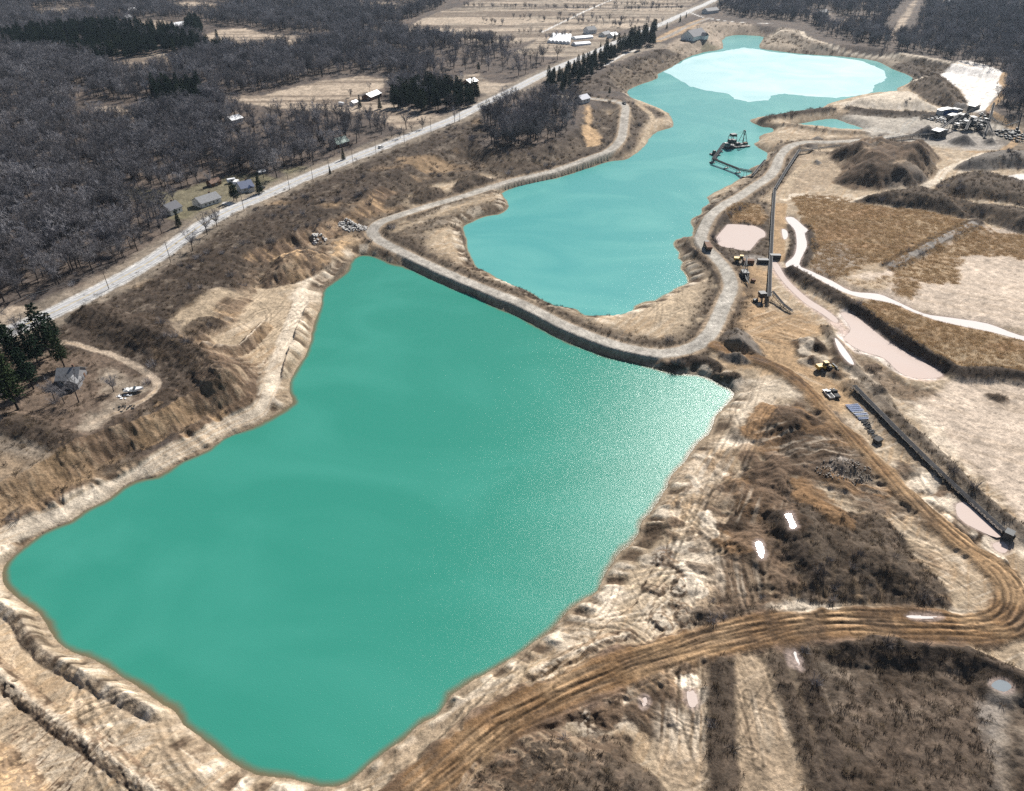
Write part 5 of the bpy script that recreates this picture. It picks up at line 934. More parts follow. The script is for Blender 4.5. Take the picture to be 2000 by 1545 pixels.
def axis(a, b, z=None):
    x0, y0, z0 = at(*a, z); x1, y1, z1 = at(*b, z); return Vector((x0, y0, z0)), Vector((x1, y1, z1))
def house(a, b, w, hw, hr, wall, roof, label, cat='house', name='house', windows=3, chimney=True, door=True, minl=7.0, wing=None):
    """gable house whose long axis runs between two surveyed points"""
    A, B = axis(a, b); c = (A + B) / 2; d = B - A; L = max(math.hypot(d.x, d.y), minl); rz = math.atan2(d.y, d.x); z = min(A.z, B.z, gz(c.x, c.y)) - .15
    o = empty(name, (c.x, c.y, z), rz, label, cat)
    m = MB(); 
    m.v += [(sx * L / 2, sy * w / 2, zz) for zz in (0, hw) for sx, sy in ((-1, -1), (1, -1), (1, 1), (-1, 1))] + [(-L / 2, 0, hw + hr), (L / 2, 0, hw + hr)]
    m.f += [(0, 1, 5, 4), (2, 3, 7, 6), (1, 2, 6, 9, 5), (3, 0, 4, 8, 7), (3, 2, 1, 0)]; m.build('wall', wall, o)
    ov = .45; r = MB(); sl = hr / (w / 2)
    for s in (-1, 1):
        y1 = s * (w / 2 + ov); z1 = hw - ov * sl; e = L / 2 + ov
        r.v += [(-e, 0, hw + hr + .06), (e, 0, hw + hr + .06), (e, y1, z1 + .06), (-e, y1, z1 + .06), (-e, 0, hw + hr + .24), (e, 0, hw + hr + .24), (e, y1, z1 + .24), (-e, y1, z1 + .24)]; n = len(r.v) - 8
        r.f += [(n, n + 1, n + 2, n + 3), (n + 4, n + 5, n + 6, n + 7), (n, n + 1, n + 5, n + 4), (n + 1, n + 2, n + 6, n + 5), (n + 2, n + 3, n + 7, n + 6), (n + 3, n, n + 4, n + 7)]
    ro = r.build('roof', roof, o)
    if chimney: MB().box((L * .22, .5, hw + hr + .3), (.7, .7, 1.5)).build('chimney', 'brown_wood', ro)
    for s in (-1, 1):
        for k in range(windows):
            x = -L / 2 + L * (k + 1) / (windows + 1); f = MB().box((x, s * (w / 2 + .03), hw * .58), (1.25, .08, 1.25)).build('window', 'white_paint', o); MB().box((x, s * (w / 2 + .06), hw * .58), (.95, .08, .95)).build('pane', 'glass', f)
        f = MB().box((s * (L / 2 + .03), -w * .22, hw * .58), (.08, 1.2, 1.2)).build('window', 'white_paint', o); MB().box((s * (L / 2 + .06), -w * .22, hw * .58), (.08, .9, .9)).build('pane', 'glass', f)
    if door: MB().box((L / 2 + .04, w * .22, 1.05), (.09, 1.0, 2.1)).build('door', 'brown_wood', o)
    if wing:
        wx, wy, wl, ww = wing; q = MB(); h2 = hw * .9; e = ww / 2 + .2
        MB().box((wx, wy, h2 / 2), (ww, wl, h2)).build('side_wing', wall, o)
        q.prism([(wx - e, h2), (wx + e, h2), (wx, h2 + ww * .36)], wy - wl / 2 - .3, wy + wl / 2 + .3).build('wing_roof', roof, o)
    return o
house((124, 744), (163, 742), 7.5, 2.9, 2.6, 'weathered', 'roof_grey', 'weathered grey house with a bright side wing in the scrubby yard', wing=(2.0, -4.2, 3.6, 4.2))
house((386, 404), (424, 391), 9.0, 2.8, 2.4, 'siding', 'roof_grey', 'long house with a pale grey roof on the lawn by the road', windows=4)
house((326, 420), (347, 411), 7.5, 3.2, 2.6, 'white_paint', 'roof_dark', 'white house with a dark roof half hidden behind the spruce', minl=8)
house((468, 375), (492, 369), 7.5, 3.0, 2.8, 'siding', 'roof_blue', 'small house with a blue roof between the pines and spruce', wing=(1.5, -4.0, 3.0, 3.6))
house((411, 364), (426, 359), 5.0, 2.4, 1.5, 'brown_wood', 'brown_wood', 'low brown shed in the shade behind the long lawn', 'shed', 'shed', windows=1, chimney=False)
house((447, 241), (468, 235), 9.0, 2.8, 2.0, 'siding', 'roof_white', 'house with a white roof deep in the woods left of the pasture', windows=3)
house((652, 288), (675, 281), 8.0, 3.0, 2.8, 'brown_wood', 'roof_green', 'brown house with a dark green roof in the roadside woods')
house((716, 196), (737, 188), 9.0, 3.2, 2.2, 'brown_wood', 'roof_white', 'brown barn with a white metal roof beside the pasture', 'barn', 'barn', windows=2, chimney=False)
house((687, 206), (696, 203), 4.5, 2.3, 1.2, 'siding', 'roof_white', 'small white shed left of the brown barn', 'shed', 'shed', windows=1, chimney=False, minl=5)
house((911, 167), (926, 162), 9.0, 2.8, 2.2, 'brown_wood', 'roof_white', 'small house with a white roof past the pine grove')
house((1144, 66), (1160, 64), 10, 4.5, 3.5, 'white_paint', 'roof_grey', 'white two storey farmhouse behind the greenhouses')
house((1175, 72), (1188, 69), 9, 3.0, 2.4, 'siding', 'roof_grey', 'grey roofed farm cottage right of the greenhouses')
house((1191, 74), (1201, 71), 8, 3.0, 2.4, 'white_paint', 'roof_white', 'pale cottage beside the pointed spruce near the greenhouses')
house((1340, 90), (1366, 82), 17, 4.5, 6.0, 'white_paint', 'roof_dark', 'large new white house with a dark roof above the far lake', windows=4, wing=(6, -11, 6, 9))
house((1129, 202), (1145, 198), 8.0, 3.6, 2.6, 'siding', 'roof_blue', 'small building with a blue roof by the haul road entrance', windows=2, chimney=False)
house((250, 28), (266, 26), 12, 4.5, 3.5, 'white_paint', 'roof_white', 'white house among the far left woods, the upper of two')
house((243, 40), (254, 38), 10, 3.5, 3.0, 'siding', 'roof_grey', 'grey roofed house below the white one in the far left woods')
house((336, 57), (360, 53), 14, 4.0, 3.0, 'siding', 'roof_white', 'long white roofed farm building at the far pasture', 'barn', 'barn', chimney=False)
house((343, 74), (358, 71), 11, 3.5, 3.0, 'siding', 'roof_grey', 'farm building in front of the far evergreens', 'barn', 'barn', chimney=False)
house((372, 52), (388, 50), 10, 3.2, 2.4, 'white_paint', 'roof_grey', 'pale farm house right of the long farm building')
house((1376, 27), (1398, 24), 11, 4.0, 3.2, 'siding', 'roof_dark', 'dark roofed house at the edge of the far woods by the main road')
house((1848, 11), (1862, 8), 12, 4.0, 3.4, 'white_paint', 'roof_white', 'white house in the far right woods')
house((1600, 30), (1612, 27), 10, 3.5, 3, 'siding', 'roof_grey', 'grey house in the clearing of the far woods behind the lake')
house((412, 187), (424, 184), 10, 3.0, 2.2, 'siding', 'roof_white', 'white roofed house right of the dark pine clump')
def hoop_house(A, B, w, label):
    c = (A + B) / 2; d = B - A; L = d.length; o = empty('greenhouse', (c.x, c.y, min(A.z, B.z)), math.atan2(d.y, d.x), label, 'greenhouse', 'white hoop greenhouses by the main road')
    K = 9; arc = [(math.cos(math.pi * k / (K - 1)) * w / 2, 1.2 + math.sin(math.pi * k / (K - 1)) * 2.2) for k in range(K)]
    m = MB()
    for k in range(K - 1): m.quad((-L / 2, arc[k][0], arc[k][1]), (L / 2, arc[k][0], arc[k][1]), (L / 2, arc[k + 1][0], arc[k + 1][1]), (-L / 2, arc[k + 1][0], arc[k + 1][1]))
    for s in (-1, 1): m.quad((-L / 2, s * w / 2, 0), (L / 2, s * w / 2, 0), (L / 2, s * w / 2, 1.2), (-L / 2, s * w / 2, 1.2))
    m.build('cover', 'plastic', o)
    e = MB()
    for s in (-1, 1): n = len(e.v); e.v += [(s * L / 2, w / 2, 0)] + [(s * L / 2, a, b) for a, b in arc] + [(s * L / 2, -w / 2, 0)]; e.f.append(tuple(range(n, n + K + 2)))
    e.build('end_wall', 'plastic', o); MB().box((-L / 2 - .05, 0, 1.1), (.1, 1.6, 2.2)).build('door', 'siding', o)
NTH = ['leftmost', 'second from the left', 'third from the left', 'fourth from the left', 'fifth from the left', 'rightmost']
a0, a1 = axis((1069, 84), (1113, 87)); b0, b1 = axis((1078, 69), (1116, 71))
for k in range(6):
    t = (k + .5) / 6; hoop_house(a0.lerp(a1, t), b0.lerp(b1, t), (a1 - a0).length / 6 * .97, '%s of the six white hoop greenhouses side by side' % NTH[k])
for (p, q, lab) in (((1120, 77), (1154, 74), 'long white greenhouse right of the hoop houses, the back one'), ((1120, 89), (1150, 86), 'long white greenhouse right of the hoop houses, the front one')):
    A, B = axis(p, q); hoop_house(A, B, 11, lab)

# ------------------------------------------------------------------ vehicles and boat
def wheels(o, xs, y, r, w, tw=None):
    for x in xs:
        for s in (-1, 1):
            t = MB().tube((x, s * y - w / 2, r), (x, s * y + w / 2, r), r, k=12).build('wheel', 'rubber', o); MB().tube((x, s * y - w / 2 - .02, r), (x, s * y + w / 2 + .02, r), r * .5, k=8).build('rim', 'steel_grey', t)
def heading(p, q, z=None):
    A, B = axis(p, q, z); return A, math.atan2(B.y - A.y, B.x - A.x)
def car(p, q, paint, label, pickup=False, z=None):
    A, rz = heading(p, q, z); o = empty('pickup_truck' if pickup else 'car', A, rz, label, 'pickup' if pickup else 'car')
    L = 5.4 if pickup else 4.7
    b = MB().prism([(-L / 2, .45), (L / 2 - .1, .4), (L / 2, .75), (L / 2 - .25, .98), (L * .22, 1.05), (-L / 2, 1.05)], -.92, .92); b.build('body', paint, o)
    cab = [(-.2, 1.05), (1.25, 1.05), (.75, 1.72), (.05, 1.75)] if pickup else [(-L / 2 + .2, 1.05), (L * .24, 1.05), (.55, 1.62), (-L / 2 + .75, 1.62)]
    MB().prism(cab, -.78, .78).build('windscreen', 'glass', o); MB().box((.4 if pickup else -.45, 0, 1.70), (.8 if pickup else 2.2, 1.5, .09)).build('roof', paint, o)
    if pickup: MB().box((-1.55, 0, 1.07), (2.1, 1.5, .05)).build('load_bed', 'rubber', o)
    for s in (-1, 1): MB().box((L / 2 - .06, s * .65, .78), (.12, .35, .16)).build('headlight', 'plastic', o)
    wheels(o, (-L * .31, L * .31), .82, .36, .24); return o
car((744, 289), (770, 278), 'white_paint', 'white car driving along the paved road')
car((1219, 203), (1226, 208), 'steel_dark', 'dark pickup where the haul road bends towards the far lake', True)
car((1617, 772), (1612, 766), 'white_paint', 'white pickup parked beside the brown road, left of the black one', True)
car((1630, 771), (1624, 763), 'rubber', 'black pickup parked beside the brown road, right of the white one', True)
car((1914, 231), (1920, 229), 'white_paint', 'white pickup behind the processing plant, leftmost of the parked vehicles', True)
car((1921, 235), (1925, 233), 'steel_dark', 'dark car behind the processing plant in front of the parked truck')
car((512, 372 - 3), (517, 366), 'steel_dark', 'dark car parked in the shade right of the spruce')
def dump_truck(p, q, label, paint='yellow', z=None, s=1.0):
    A, rz = heading(p, q, z); o = empty('dump_truck', A, rz, label, 'truck'); o.scale = (s, s, s)
    MB().box((0, 0, 1.15), (7.6, 1.9, .5)).build('chassis', 'steel_dark', o); MB().box((2.7, 0, 2.2), (1.7, 2.5, 1.7), taper=.9).build('cab', paint, o); MB().box((3.35, 0, 2.45), (.5, 2.1, .8)).build('windscreen', 'glass', o)
    MB().prism([(-4.1, 1.5), (1.6, 1.5), (1.9, 3.1), (-4.3, 2.7)], -1.4, 1.4).build('dump_body', 'rusty', o); wheels(o, (-2.7, -1.2, 2.6), 1.15, .72, .5); return o
dump_truck((1381, 486), (1372, 470), 'articulated dump truck climbing the pale haul road past the milky pond', 'steel_dark')
dump_truck((1929, 235), (1935, 232), 'truck parked behind the processing plant next to the pickups', 'white_paint')
def loader(p, q, label, z=None):
    A, rz = heading(p, q, z); o = empty('wheel_loader', A, rz, label, 'loader')
    MB().box((-1.7, 0, 1.7), (3.2, 2.2, 1.3)).build('engine_cover', 'yellow', o); MB().box((.1, 0, 2.6), (1.5, 1.6, 1.7), taper=.9).build('cab', 'glass', o); MB().box((.1, 0, 3.5), (1.7, 1.7, .12)).build('roof', 'yellow', o); MB().box((1.7, 0, 1.3), (2.0, 1.3, .8)).build('front_frame', 'steel_dark', o)
    for s in (-1, 1): MB().beam((1.2, s * .5, 2.0), (4.1, s * .5, .8), .28).build('lift_arm', 'yellow', o)
    MB().prism([(4.0, .15), (5.5, .1), (5.2, .4), (4.4, .6), (4.5, 1.5), (4.0, 1.4)], -1.6, 1.6).build('bucket', 'steel_dark', o); wheels(o, (-1.7, 1.7), 1.15, .85, .65); return o
loader((1609, 722), (1625, 718), 'wheel loader digging into the dark earth heap by the brown road')
loader((1446, 512), (1460, 513), 'wheel loader parked below the milky pond')
bt = at(262, 765); A, rz = heading((246, 766), (279, 762)); o = empty('motor_boat', (bt[0], bt[1], bt[2]), rz, 'white motor boat stored on the dry grass of the yard', 'boat')
m = MB(); st = [(-3.0, 1.05, .55), (-1, 1.15, .45), (1, 1.1, .45), (2.4, .65, .6), (3.3, .05, .95)]
for x, w, zb in st: m.v += [(x, -w, 1.25 + max(0, x) * .1), (x, -w * .75, zb + .1), (x, 0, zb - .25), (x, w * .75, zb + .1), (x, w, 1.25 + max(0, x) * .1)]
for i in range(4):
    for j in range(4): n = i * 5 + j; m.f.append((n, n + 1, n + 6, n + 5))
m.f.append((0, 1, 2, 3, 4)); m.build('hull', 'plastic', o)
MB().quad((.6, -1.0, 1.34), (2.4, -.6, 1.48), (2.4, .6, 1.48), (.6, 1.0, 1.34)).quad((2.4, -.6, 1.48), (3.25, -.05, 1.56), (3.25, .05, 1.56), (2.4, .6, 1.48)).build('deck', 'plastic', o)
MB().prism([(.2, 1.3), (.9, 1.3), (.45, 1.95), (.3, 1.95)], -.85, .85).build('windscreen', 'glass', o); MB().box((-1.2, 0, 1.0), (3.0, 1.7, .1)).build('cockpit_floor', 'siding', o)
for x in (-1.9, -.5): MB().box((x, 0, 1.3), (.6, 1.5, .5)).build('seat', 'white_paint', o)
MB().box((-3.2, 0, 1.1), (.5, .5, 1.1)).build('outboard_motor', 'rubber', o)
for x in (-1.5, 1.2): MB().box((x, 0, .2), (.3, 1.8, .5)).build('support_block', 'brown_wood', o)
for k, (p, lab) in enumerate([((453, 357), 'white camper trailer behind the blue house'), ((462, 361), 'white box trailer parked nearest the blue house'), ((667, 206), 'white camper trailer at the pasture edge')]):
    x, y, z = at(*p); o = empty('camper_trailer', (x, y, z), .6 + k, lab, 'trailer'); MB().prism([(-2.6, .6), (2.4, .6), (2.7, 1.4), (2.3, 2.6), (-2.4, 2.6), (-2.7, 1.6)], -1.1, 1.1).build('body', 'plastic', o); MB().box((0, -1.12, 1.8), (1.2, .08, .6)).build('window', 'glass', o); MB().box((1.5, -1.12, 1.5), (.7, .08, 1.7)).build('door', 'siding', o); wheels(o, (-.3,), 1.0, .35, .2); MB().beam((2.6, 0, .65), (3.7, 0, .5), .12).build('drawbar', 'steel_dark', o)
x, y, z = at(511, 338); o = empty('swimming_pool', (x, y, z), 0, 'round grey pool with a pale cover behind the broad spruce', 'pool'); MB().tube((0, 0, 0), (0, 0, 1.3), 2.8, k=20).build('wall', 'steel_grey', o); MB().tube((0, 0, 1.3), (0, 0, 1.36), 2.9, k=20).build('cover', 'plastic', o)
rr = random.Random(5)
def heap(name, p, n, rad, smin, smax, mat, label, cat, z=None, flatk=.6, ax=(1, 1)):
    x0, y0, z0 = at(*p, z); m = MB()
    for k in range(n):
        a = rr.uniform(0, 6.28); d = rr.random() ** .5 * rad; x = math.cos(a) * d * ax[0]; y = math.sin(a) * d * ax[1]; s = rr.uniform(smin, smax); zz = gz(x0 + x, y0 + y) - z0 + s * .25 + max(0, (1 - d / rad)) * rad * .12
        m.box((x, y, zz), (s * rr.uniform(.7, 1.5), s * rr.uniform(.6, 1.2), s * flatk), rr.uniform(0, 3.1), rr.uniform(.6, .95))
    o = m.build(name, mat, None, loc=(x0, y0, z0)); return tag(o, label, cat, kind='stuff')
heap('concrete_rubble', (690, 446), 160, 6.0, .35, 1.1, 'concrete', 'heap of broken pale concrete slabs beside the haul road bend', 'rubble', 5, ax=(1.3, .8))
heap('concrete_rubble', (622, 468), 26, 4.0, .5, 1.6, 'concrete', 'few pale broken slabs lying in the sand hollow', 'rubble', 6, .35)
heap('scrap_pile', (240, 776), 14, 2.2, .35, .9, 'plastic', 'scattered white scrap panels lying below the boat', 'scrap', PL, .2, (1.5, .8))
heap('scrap_pile', (245, 798), 24, 2.6, .25, .6, 'steel_dark', 'dark scrap and tyres at the yard bend', 'scrap', PL, .5, (1.6, .7))
heap('gravel_heap', (1652, 915), 200, 6, .15, .5, 'brown_stone', 'grey heap of broken stone beside the brown road', 'stones', 5, .6, (1.5, .9))

# ------------------------------------------------------------------ utility poles and wires
POLES = [(-60,695),(74,622),(213,565),(334,513),(404,452),(477,412),(566,371),(612,356),(644,340),(690,322),(735,303),(790,280),(842,259),(898,236)]
NP = ['cut by the left photo edge','behind the tall yard pine','beside the near woods','left of the lone bank tree','in front of the long grey roofed house','opposite the broad spruce','on the verge past the last lawn','on the verge left of the juniper','beside the small juniper','opposite the green roofed house','left of the white car','past the white car','at the pasture trees','at the loose trees by the pasture end']
tops = []
for k, (px, py) in enumerate(POLES):
    x, y, z = at(px, py); nx = at(*POLES[min(k + 1, len(POLES) - 1)]); pv = at(*POLES[max(k - 1, 0)]); rz = math.atan2(nx[1] - pv[1], nx[0] - pv[0])
    o = empty('utility_pole', (x, y, z), rz, 'wooden utility pole %s along the paved road' % NP[k], 'utility pole', 'utility poles along the paved road'); H = 10.5
    MB().tube((0, 0, -.5), (0, 0, H), .17, .11, 8).build('post', 'pole_wood', o); MB().box((0, 0, H - .6), (.12, 2.4, .14)).build('crossarm', 'pole_wood', o)
    for s in (-1, 0, 1): MB().tube((0, s * 1.05, H - .53 if s else H), (0, s * 1.05, H - .28 if s else H + .22), .06, .05, 6).build('insulator', 'plastic', o)
    c, s_ = math.cos(rz), math.sin(rz); tops.append([Vector((x - s_ * q * 1.05, y + c * q * 1.05, z + (H - .28 if q else H + .22))) for q in (-1, 0, 1)])
wr_ = empty('power_line', (0, 0, 0), 0, 'overhead wires sagging from pole to pole along the road', 'wires')
for q in range(3):
    m = MB()
    for a, b in zip(tops[:-1], tops[1:]):
        for k in range(8):
            t0, t1 = k / 8, (k + 1) / 8; f = lambda t: a[q].lerp(b[q], t) - Vector((0, 0, 4 * .9 * t * (1 - t))); m.tube(f(t0), f(t1), .035, k=3, cap=False)
    m.build('wire', 'wire', wr_, fix=False)
# ------------------------------------------------------------------ conveyors
def conveyor(P, label, w=1.2, legs=7.0, hgt=1.2, name='conveyor', group=None, mat='steel_dark', pontoons=False, hood=False):
    """P: world points of the belt line; trusses with belt, posts to the ground or pontoons on the water"""
    P = [Vector(p) for p in P]; o = empty(name, P[0], 0, label, 'conveyor', group); Z0 = P[0]
    tr = MB(); bl = MB(); lg = MB(); pn = MB(); il = MB()
    for a, b in zip(P[:-1], P[1:]):
        a = a - Z0; b = b - Z0; d = b - a; L = d.length; u = d.normalized(); s = u.cross(Vector((0, 0, 1))).normalized(); up = Vector((0, 0, 1))
        for k in (-1, 1):
            for hh in (0, -.8): tr.beam(a + s * k * w / 2 + up * hh, b + s * k * w / 2 + up * hh, .13)
            n = max(1, int(L / 1.6))
            for i in range(n): p0 = a + d * (i / n) + s * k * w / 2; p1 = a + d * ((i + 1) / n) + s * k * w / 2; tr.beam(p0 - up * (0.8 * (i % 2)), p1 - up * (.8 * ((i + 1) % 2)), .09)
        n = max(1, int(L / 1.1))
        for i in range(n): p = a + d * ((i + .5) / n) + up * .08; il.tube(p - s * w * .48, p + s * w * .48, .09, k=5)
        if hood: bl.quad(a - s * w * .5 + up * .75, b - s * w * .5 + up * .75, b + up * 1.05, a + up * 1.05).quad(a + up * 1.05, b + up * 1.05, b + s * w * .5 + up * .75, a + s * w * .5 + up * .75)
        bl.quad(a - s * w * .42 + up * .2, b - s * w * .42 + up * .2, b + s * w * .42 + up * .2, a + s * w * .42 + up * .2)
        n = max(1, int(L / legs))
        for i in range(n + 1):
            p = a + d * (i / n); g = (0.05 if pontoons else gz(p.x + Z0.x, p.y + Z0.y)) - Z0.z
            for k in (-1, 1): lg.beam(p + s * k * w / 2 - up * .8, Vector((p.x + s.x * k * w * .75, p.y + s.y * k * w * .75, g - .2)), .15)
            if pontoons: pn.tube(Vector((p.x, p.y, g + .15)) - s * 2.0, Vector((p.x, p.y, g + .15)) + s * 2.0, .45, k=8)
    tr.build('truss', mat, o); bl.build('belt', 'belt', o); lg.build('support_legs', mat, o); il.build('rollers', 'steel_dark', o)
    if pn.v: pn.build('pontoons', 'steel_grey', o)
    return o
def cpts(L, h): return [(lambda p: (p[0], p[1], gz(p[0], p[1]) + hh))(at(a, b, 5)) for (a, b), hh in zip(L, h)]
conveyor(cpts([(1500, 592), (1503, 540), (1506, 480), (1509, 420), (1512, 374)], [3.2, 1.6, 1.6, 1.6, 2.0]), 'long dark conveyor running straight past the milky pond', 1.5)
conveyor(cpts([(1512, 376), (1535, 337), (1560, 300)], [2.4, 2.2, 3.0]), 'dark conveyor climbing from the milky pond towards the big mound', 1.4)
conveyor(cpts([(1560, 301), (1600, 295), (1640, 290)], [2.2, 2.2, 2.2]), 'dark conveyor ending behind the big mound', 1.4)
conveyor(cpts([(1728, 277), (1780, 270), (1826, 264), (1862, 250)], [2.2, 2.5, 3.0, 9.0]), 'conveyor rising from the big mound to the processing plant', 1.5)
conveyor(cpts([(1506, 582), (1528, 600), (1546, 612)], [3.2, 1.6, 1.2]), 'short dark conveyor beside the screening plant', 1.4)
g0 = at(1667, 757, 6); g1 = at(1965, 1047, 6)
NG = 26; gp = []
for k in range(NG + 1):
    t = k / NG; px = 1667 + 298 * t; py = 757 + 290 * t + 6 * math.sin(t * 3.14); q = at(px, py, 6); gp.append((q[0], q[1], q[2] + .9))
conveyor(gp, 'long low ground conveyor of dark roller frames beside the pale track', 1.7, legs=2.2, mat='steel_dark', name='ground_conveyor')
x, y, z = at(1967, 1050, 5); o = empty('conveyor_drive', (x, y, z), .8, 'dark drive unit at the lower end of the ground conveyor', 'machine'); MB().box((0, 0, 1.2), (2.6, 2.2, 2.2)).build('housing', 'steel_dark', o); MB().tube((-.2, -1.6, 1.4), (-.2, 1.6, 1.4), .7, k=12).build('drum', 'rubber', o); MB().box((1.6, 0, .5), (1.4, 1.0, 1.0)).build('motor', 'steel_blue', o)
# blue conveyor frames laid out on the sand
fa, fb = at(1657, 793, 4), at(1682, 819, 4)
NF = ['topmost', 'second from the top', 'third from the top', 'fourth from the top', 'fifth from the top', 'sixth from the top', 'seventh from the top', 'lowest']
for k in range(8):
    t = k / 7; x = fa[0] + (fb[0] - fa[0]) * t; y = fa[1] + (fb[1] - fa[1]) * t; q = at(1690 + 2 * k, 808 + 2 * k, 4); o = empty('conveyor_section', (x + 1.2, y, gz(x + 1.2, y) + .1), .12, '%s of the blue steel conveyor frames laid on the sand' % NF[k], 'steel frame', 'blue conveyor frames on the sand'); mt = 'steel_blue' if k not in (4, 6) else 'steel_grey'
    for s in (-1, 1): MB().beam((-2.4, s * .33, .3), (2.4, s * .33, .3), .14, .34).build('side_rail', mt, o)
    m = MB()
    for i in range(7): m.beam((-2.1 + i * .7, -.33, .22), (-2.1 + i * .7, .33, .22), .1)
    m.build('cross_bars', mt, o)
m = MB(); x0, y0, z0 = at(1702, 842, 4)
for k in range(90):
    t = rr.random(); qx, qy, qz = at(1686 + 26 * t + rr.uniform(-5, 5), 820 + 40 * t + rr.uniform(-2, 2), 4); a = rr.uniform(-.4, .4); L = rr.uniform(.5, .8); d = Vector((math.cos(a), math.sin(a), 0)) * L; c = Vector((qx - x0, qy - y0, qz - z0 + rr.uniform(.12, .5))); m.tube(c - d, c + d, .13, k=6)
tag(m.build('roller_pile', 'steel_dark', None, loc=(x0, y0, z0)), 'pile of dark conveyor rollers below the blue frames', 'rollers', kind='stuff')
x, y, z = at(1713, 864, 4); o = empty('steel_bin', (x, y, z), .5, 'black steel bin at the end of the roller pile', 'bin'); MB().box((0, 0, .75), (2.4, 1.7, 1.5), taper=1.15).build('body', 'steel_dark', o); MB().box((0, 0, 1.55), (2.9, 2.1, .12)).build('rim', 'rubber', o)
# ------------------------------------------------------------------ screening plant, dragline, containers in the work yard
x, y, z = at(1486, 588, 5); o = empty('screening_plant', (x, y, z), .15, 'black screening plant with hopper at the foot of the long conveyor', 'machine'); o.scale = (.7, .7, .6)
for sx in (-1.6, 1.6):
    for sy in (-1.6, 1.6): MB().beam((sx, sy, -.2), (sx, sy, 5.2), .28).build('leg', 'steel_dark', o)
MB().box((0, 0, 6.0), (3.8, 3.8, 2.4), taper=1.1).build('hopper', 'steel_dark', o); MB().box((0, 0, 3.6), (3.4, 3.0, .9)).build('screen_deck', 'rusty', o); MB().beam((-.5, -1.5, 3.6), (-3.0, -7.0, .6), 1.0, .4).build('discharge_chute', 'belt', o); MB().box((-4.2, -1.0, 1.2), (2.6, 2.2, 2.4)).build('power_unit', 'steel_dark', o); MB().beam((2, 0, 5.0), (5.5, 1.0, 4.5), 1.2, .5).build('feed_belt', 'belt', o); MB().box((-2.5, -4.5, .5), (3.0, 3.5, 1.0), taper=.6).build('spill_heap', 'stone', o)
x, y, z = at(1453, 541, 5); o = empty('dragline', (x, y, z), 0, 'black crawler dragline with lattice booms in the sandy yard', 'excavator')
for s in (-1, 1): MB().box((s * 1.5, 0, .55), (.8, 4.6, 1.1)).build('crawler_track', 'rubber', o)
MB().box((0, -.2, 2.1), (3.0, 4.0, 1.9)).build('machinery_house', 'steel_dark', o); MB().box((1.2, 1.7, 2.3), (1.0, 1.3, 1.7)).build('cab', 'glass', o)
for nm, tip in (('boom', (3.5, 11.0, 6.0)), ('rear_boom', (-.5, -9.5, 1.2))):
    m = MB(); T_ = Vector(tip); sg = 1 if tip[1] > 0 else -1
    for s in (-1, 1):
        b = Vector((s * .7, sg * 1.8, 1.6)); m.beam(b, T_, .22); m.beam(b + Vector((0, 0, 1.1)), T_, .16)
        for i in range(9): t = i / 9; m.beam(b.lerp(T_, t), (b + Vector((0, 0, 1.1))).lerp(T_, t + .1), .1)
    for i in range(9): t = i / 9; m.beam(Vector((-.7, sg * 1.8, 1.6)).lerp(T_, t), Vector((.7, sg * 1.8, 1.6)).lerp(T_, t + .1), .1)
    m.build(nm, 'steel_dark', o)
m = MB()
for s in (-1, 1): m.beam((s * .9, -.5, 3.0), (0, -.8, 6.5), .2); m.tube((s * .2, -.8, 6.5), (3.5, 11, 6.0), .04, k=4); m.tube((s * .2, -.8, 6.5), (-.5, -9.5, 1.2), .04, k=4)
m.build('gantry', 'steel_dark', o); MB().prism([(-1.0, -.2), (.6, -.2), (.9, 1.0), (-1.0, 1.1)], -.8, .8).build('bucket', 'rusty', o, loc=(3.0, -5.0, .2))
for p, mt, lab in (((1461, 515), 'rusty', 'rusty steel container below the milky pond, right of the loader'), ((1489, 514), 'steel_dark', 'dark low steel box next to the long conveyor'), ((1513, 505), 'steel_dark', 'small dark culvert box under the end of the sandy track')):
    x, y, z = at(*p, 4); o = empty('steel_container', (x, y, z), -.05, lab, 'container'); MB().box((0, 0, 1.0), (5.0, 2.2, 2.0)).build('body', mt, o); MB().box((0, 0, 2.05), (5.1, 2.3, .12)).build('lid', mt, o)
    for s in (-1, 1): MB().box((2.55, s * .55, 1.0), (.08, 1.0, 1.8)).build('door', mt, o)
# ------------------------------------------------------------------ floating dredge
wa = lambda px, py, h=0.0: Vector(un(px, py, 0) + (h,))
h0, h1 = wa(1413, 289), wa(1459, 284); c = (h0 + h1) / 2; rz = math.atan2(h1.y - h0.y, h1.x - h0.x); LD = (h1 - h0).length
o = empty('dredge', (c.x, c.y, 0), rz, 'dark floating dredge with tower and lattice gantry on the far lake', 'dredge')
for s in (-1, 1): MB().prism([(-LD * .5, -.4), (LD * .38, -.4), (LD * .5, .5), (LD * .5, .9), (-LD * .5, .9)], s * 3.0 - 1.2, s * 3.0 + 1.2).build('hull', 'steel_dark', o)
MB().box((-LD * .2, 0, 1.0), (LD * .5, 7.4, .3)).build('deck', 'steel_dark', o)
tw = MB(); tx0 = -LD * .18
for sx in (-2.6, 2.6):
    for sy in (-2.4, 2.4): tw.beam((tx0 + sx, sy, 1), (tx0 + sx * .8, sy * .8, 8.2), .3)
for hz in (3.2, 5.4, 7.8):
    k = 1 - .2 * hz / 8
    for s in (-1, 1): tw.beam((tx0 - 2.6 * k, s * 2.4 * k, hz), (tx0 + 2.6 * k, s * 2.4 * k, hz), .22); tw.beam((tx0 + s * 2.6 * k, -2.4 * k, hz), (tx0 + s * 2.6 * k, 2.4 * k, hz), .22)
